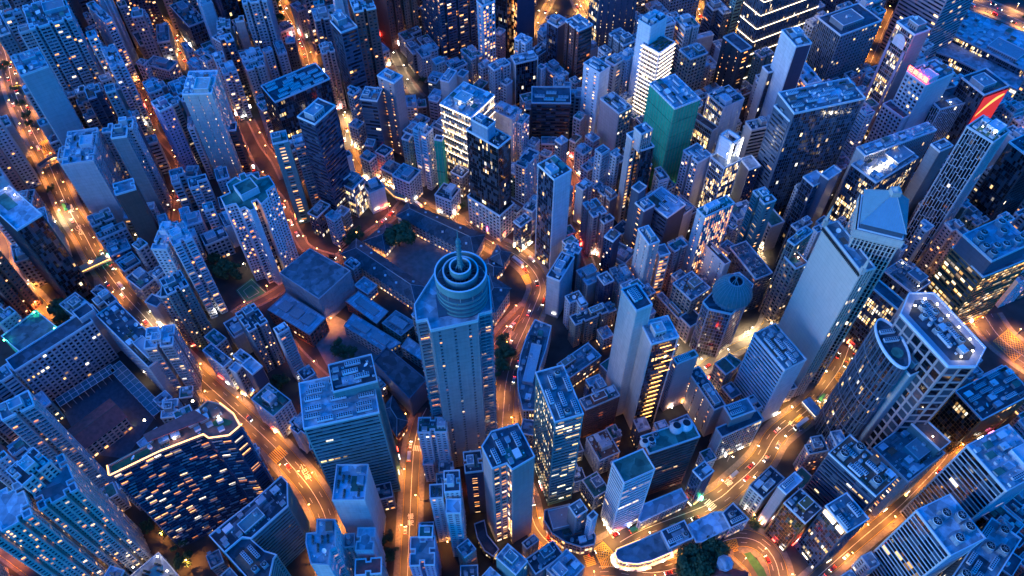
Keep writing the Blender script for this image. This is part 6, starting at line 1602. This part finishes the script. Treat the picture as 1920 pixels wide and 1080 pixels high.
# shop signs jutting from the walls that face a road
q = random.Random(9); ns = 0; SM = {}
SIGNM = [('red', REDN), ('white', WHN), ('orange', STRIPO), ('pink', PINK), ('green', GRN), ('blue', BLUEN), ('cream', STRIP)]
for root, P0, H, base, cen in BUILT:
    if base > 0 or ns > 340: continue
    for i in range(len(P0)):
        a, b = P0[i], P0[(i+1) % len(P0)]; L = (b-a).length
        if L < 5 or L > 60: continue
        mid = (a+b)/2+cen
        if not -20 < proj(mid)[0] < 1940 or not -20 < proj(mid)[1] < 1100: continue
        dd = road_dist(mid)
        if dd > 10: continue
        e = (b-a)/L; nn = Vector((e.y, -e.x)); wn0 = cen+mid
        for k in range(q.randint(1, 3)):
            cn_, mt = q.choices(SIGNM, (3, 5, 5, .5, .25, .25, 6))[0]; horiz = q.random() < .55; p = a.lerp(b, q.uniform(.1, .85)); m = MB(); z = q.uniform(3.4, 5.2)
            if horiz: m.obox(v3(p, z)+v3(nn, 0)*.7, v3(e, 0)*min(q.uniform(2, 5), L*.4), v3(nn, 0)*.3, (0, 0, .8), 0, True)
            else: m.obox(v3(p, z)+v3(nn, 0)*.5, v3(e, 0)*.3, v3(nn, 0)*1.5, (0, 0, min(q.uniform(2.5, 5), H-z-1)), 0, True)
            m.obj('shop_sign', mt, root); ns += 1
print('signs', ns)
# small alley lamps in the gaps
q = random.Random(4); na = 0; apos = []
ALL = CIRC+INFOOT
for dist, p, pj in cands:
    if not (0 < pj[0] < 1920 and 0 < pj[1] < 1080): continue
    if any((c-p).length < r and inside(fp, p) for c, r, fp in ALL): continue
    if road_dist(p) < 3 or any(inside(o, p) for o in OPENW): continue
    if any((p-a).length < 24 for a in apos) or any((p-a).length < 17 for a in LAMPS): continue
    apos.append(p)
q.shuffle(apos)
for p in apos[:90]:
    kind = q.choices(('O', 'R', 'W'), (5, 4, 2))[0]; pj = proj(p)
    if pj[0] > 1150 and q.random() < .35: kind = 'W'
    best = min(LAND, key=lambda k: (k[0]-p).length)
    street_lamp(p, q.uniform(0, 6.28), kind, .2, ' '.join(('alley lamp glowing %s near the foot of the %s' % ('white' if kind == 'W' else 'orange', best[1])).split()[:16]), 'lamps in the alleys')
for p, l_, pw_ in (((320, 150), 'park lamp throwing a yellow glow under the trees, top left', 1.6), ((300, 140), 'second park lamp in the little lit park, top left', 1.6), ((700, 470+20), 'floor lamp between the hall and the lit yard', .8), ((850, 460), 'terrace lamp at the restaurant tables in the courtyard', .8), ((800, 440), 'terrace lamp below the verandah in the courtyard', .8), ((620, 610), 'lamp under the floating dark box', .6), ((770, 770), 'lamp by the brick house steps', 1.2), ((60, 540), 'lamp beside the cream low block at the left edge', 1.3), ((95, 590), 'lamp on the yellow-lit path, left', 1.2), ((305, 1010), 'lamp glowing in the dark garden, bottom left', 1.0), ((352, 1060), 'lamp among the shrubs at the bottom left', 1.0), ((950, 80), 'lamp at the glowing doorway of the white tower', 1.6), ((878, 150), 'lamp in the garden beneath the dark balconied tower', 1.0), ((905, 150), 'forecourt lamp at the foot of the white tower', 1.8), ((1240, 640), 'lamp in front of the narrow golden row', 1.3), ((1262, 660), 'lamp at the lower end of the golden row', 1.3), ((985, 470), 'lamp at the busy junction', 1.0), ((646, 226), 'bright canopy lamp of the forecourt behind the dark navy tower', 2.2), ((650, 262), 'second bright canopy lamp of the forecourt behind the navy tower', 1.8), ((1255, 900), 'blazing shopfront lamp on the bend of the taxi road', 1.6), ((1230, 885), 'second shopfront lamp on the bend of the taxi road', 1.2), ((285, 598), 'blazing white lamp on the pavement below the wedge-shaped block', 1.6),
 ((300, 618), 'second white lamp on the bright left pavement', 1.3), ((168, 395), 'bright lamp on the pavement above the footbridge, left', 1.2), ((116, 408), 'white lamp among the bushes beside the long black tower', 2), ((1340, 660), 'white lamp before the domed tower', 2.2), ((1400, 628), 'white lamp right of the domed tower', 2), ((560, 895), 'yellow-white lamp on the curve of the wide left road', 1.1), ((1420, 470), 'bright lamp by the square-windowed stone block', 2.5),
 ((1640, 500), 'white lamp in the lit street behind the pyramid tower', 2), ((1800, 500), 'white lamp at the mouth of the lane left of the bronze tower', 2.6), ((1790, 480), 'second white lamp left of the bronze tower', 2)):
    street_lamp(un(p, 0), 0, 'W' if pw_ > 1.2 else 'O', pw_, l_, 'single lamps')
for o in list(sc.objects):
    if o.type == 'FONT':
        me = bpy.data.meshes.new_from_object(o); n_ = o.name.split('.')[0]; mo = bpy.data.objects.new(n_, me); sc.collection.objects.link(mo)
        mo.parent = o.parent; mo.matrix_world = o.matrix_world.copy()
        if o.parent: mo.matrix_parent_inverse = o.matrix_parent_inverse.copy(); mo.matrix_basis = o.matrix_basis.copy()
        for k in ('label', 'category', 'group', 'kind'):
            if k in o: mo[k] = o[k]
        bpy.data.objects.remove(o)
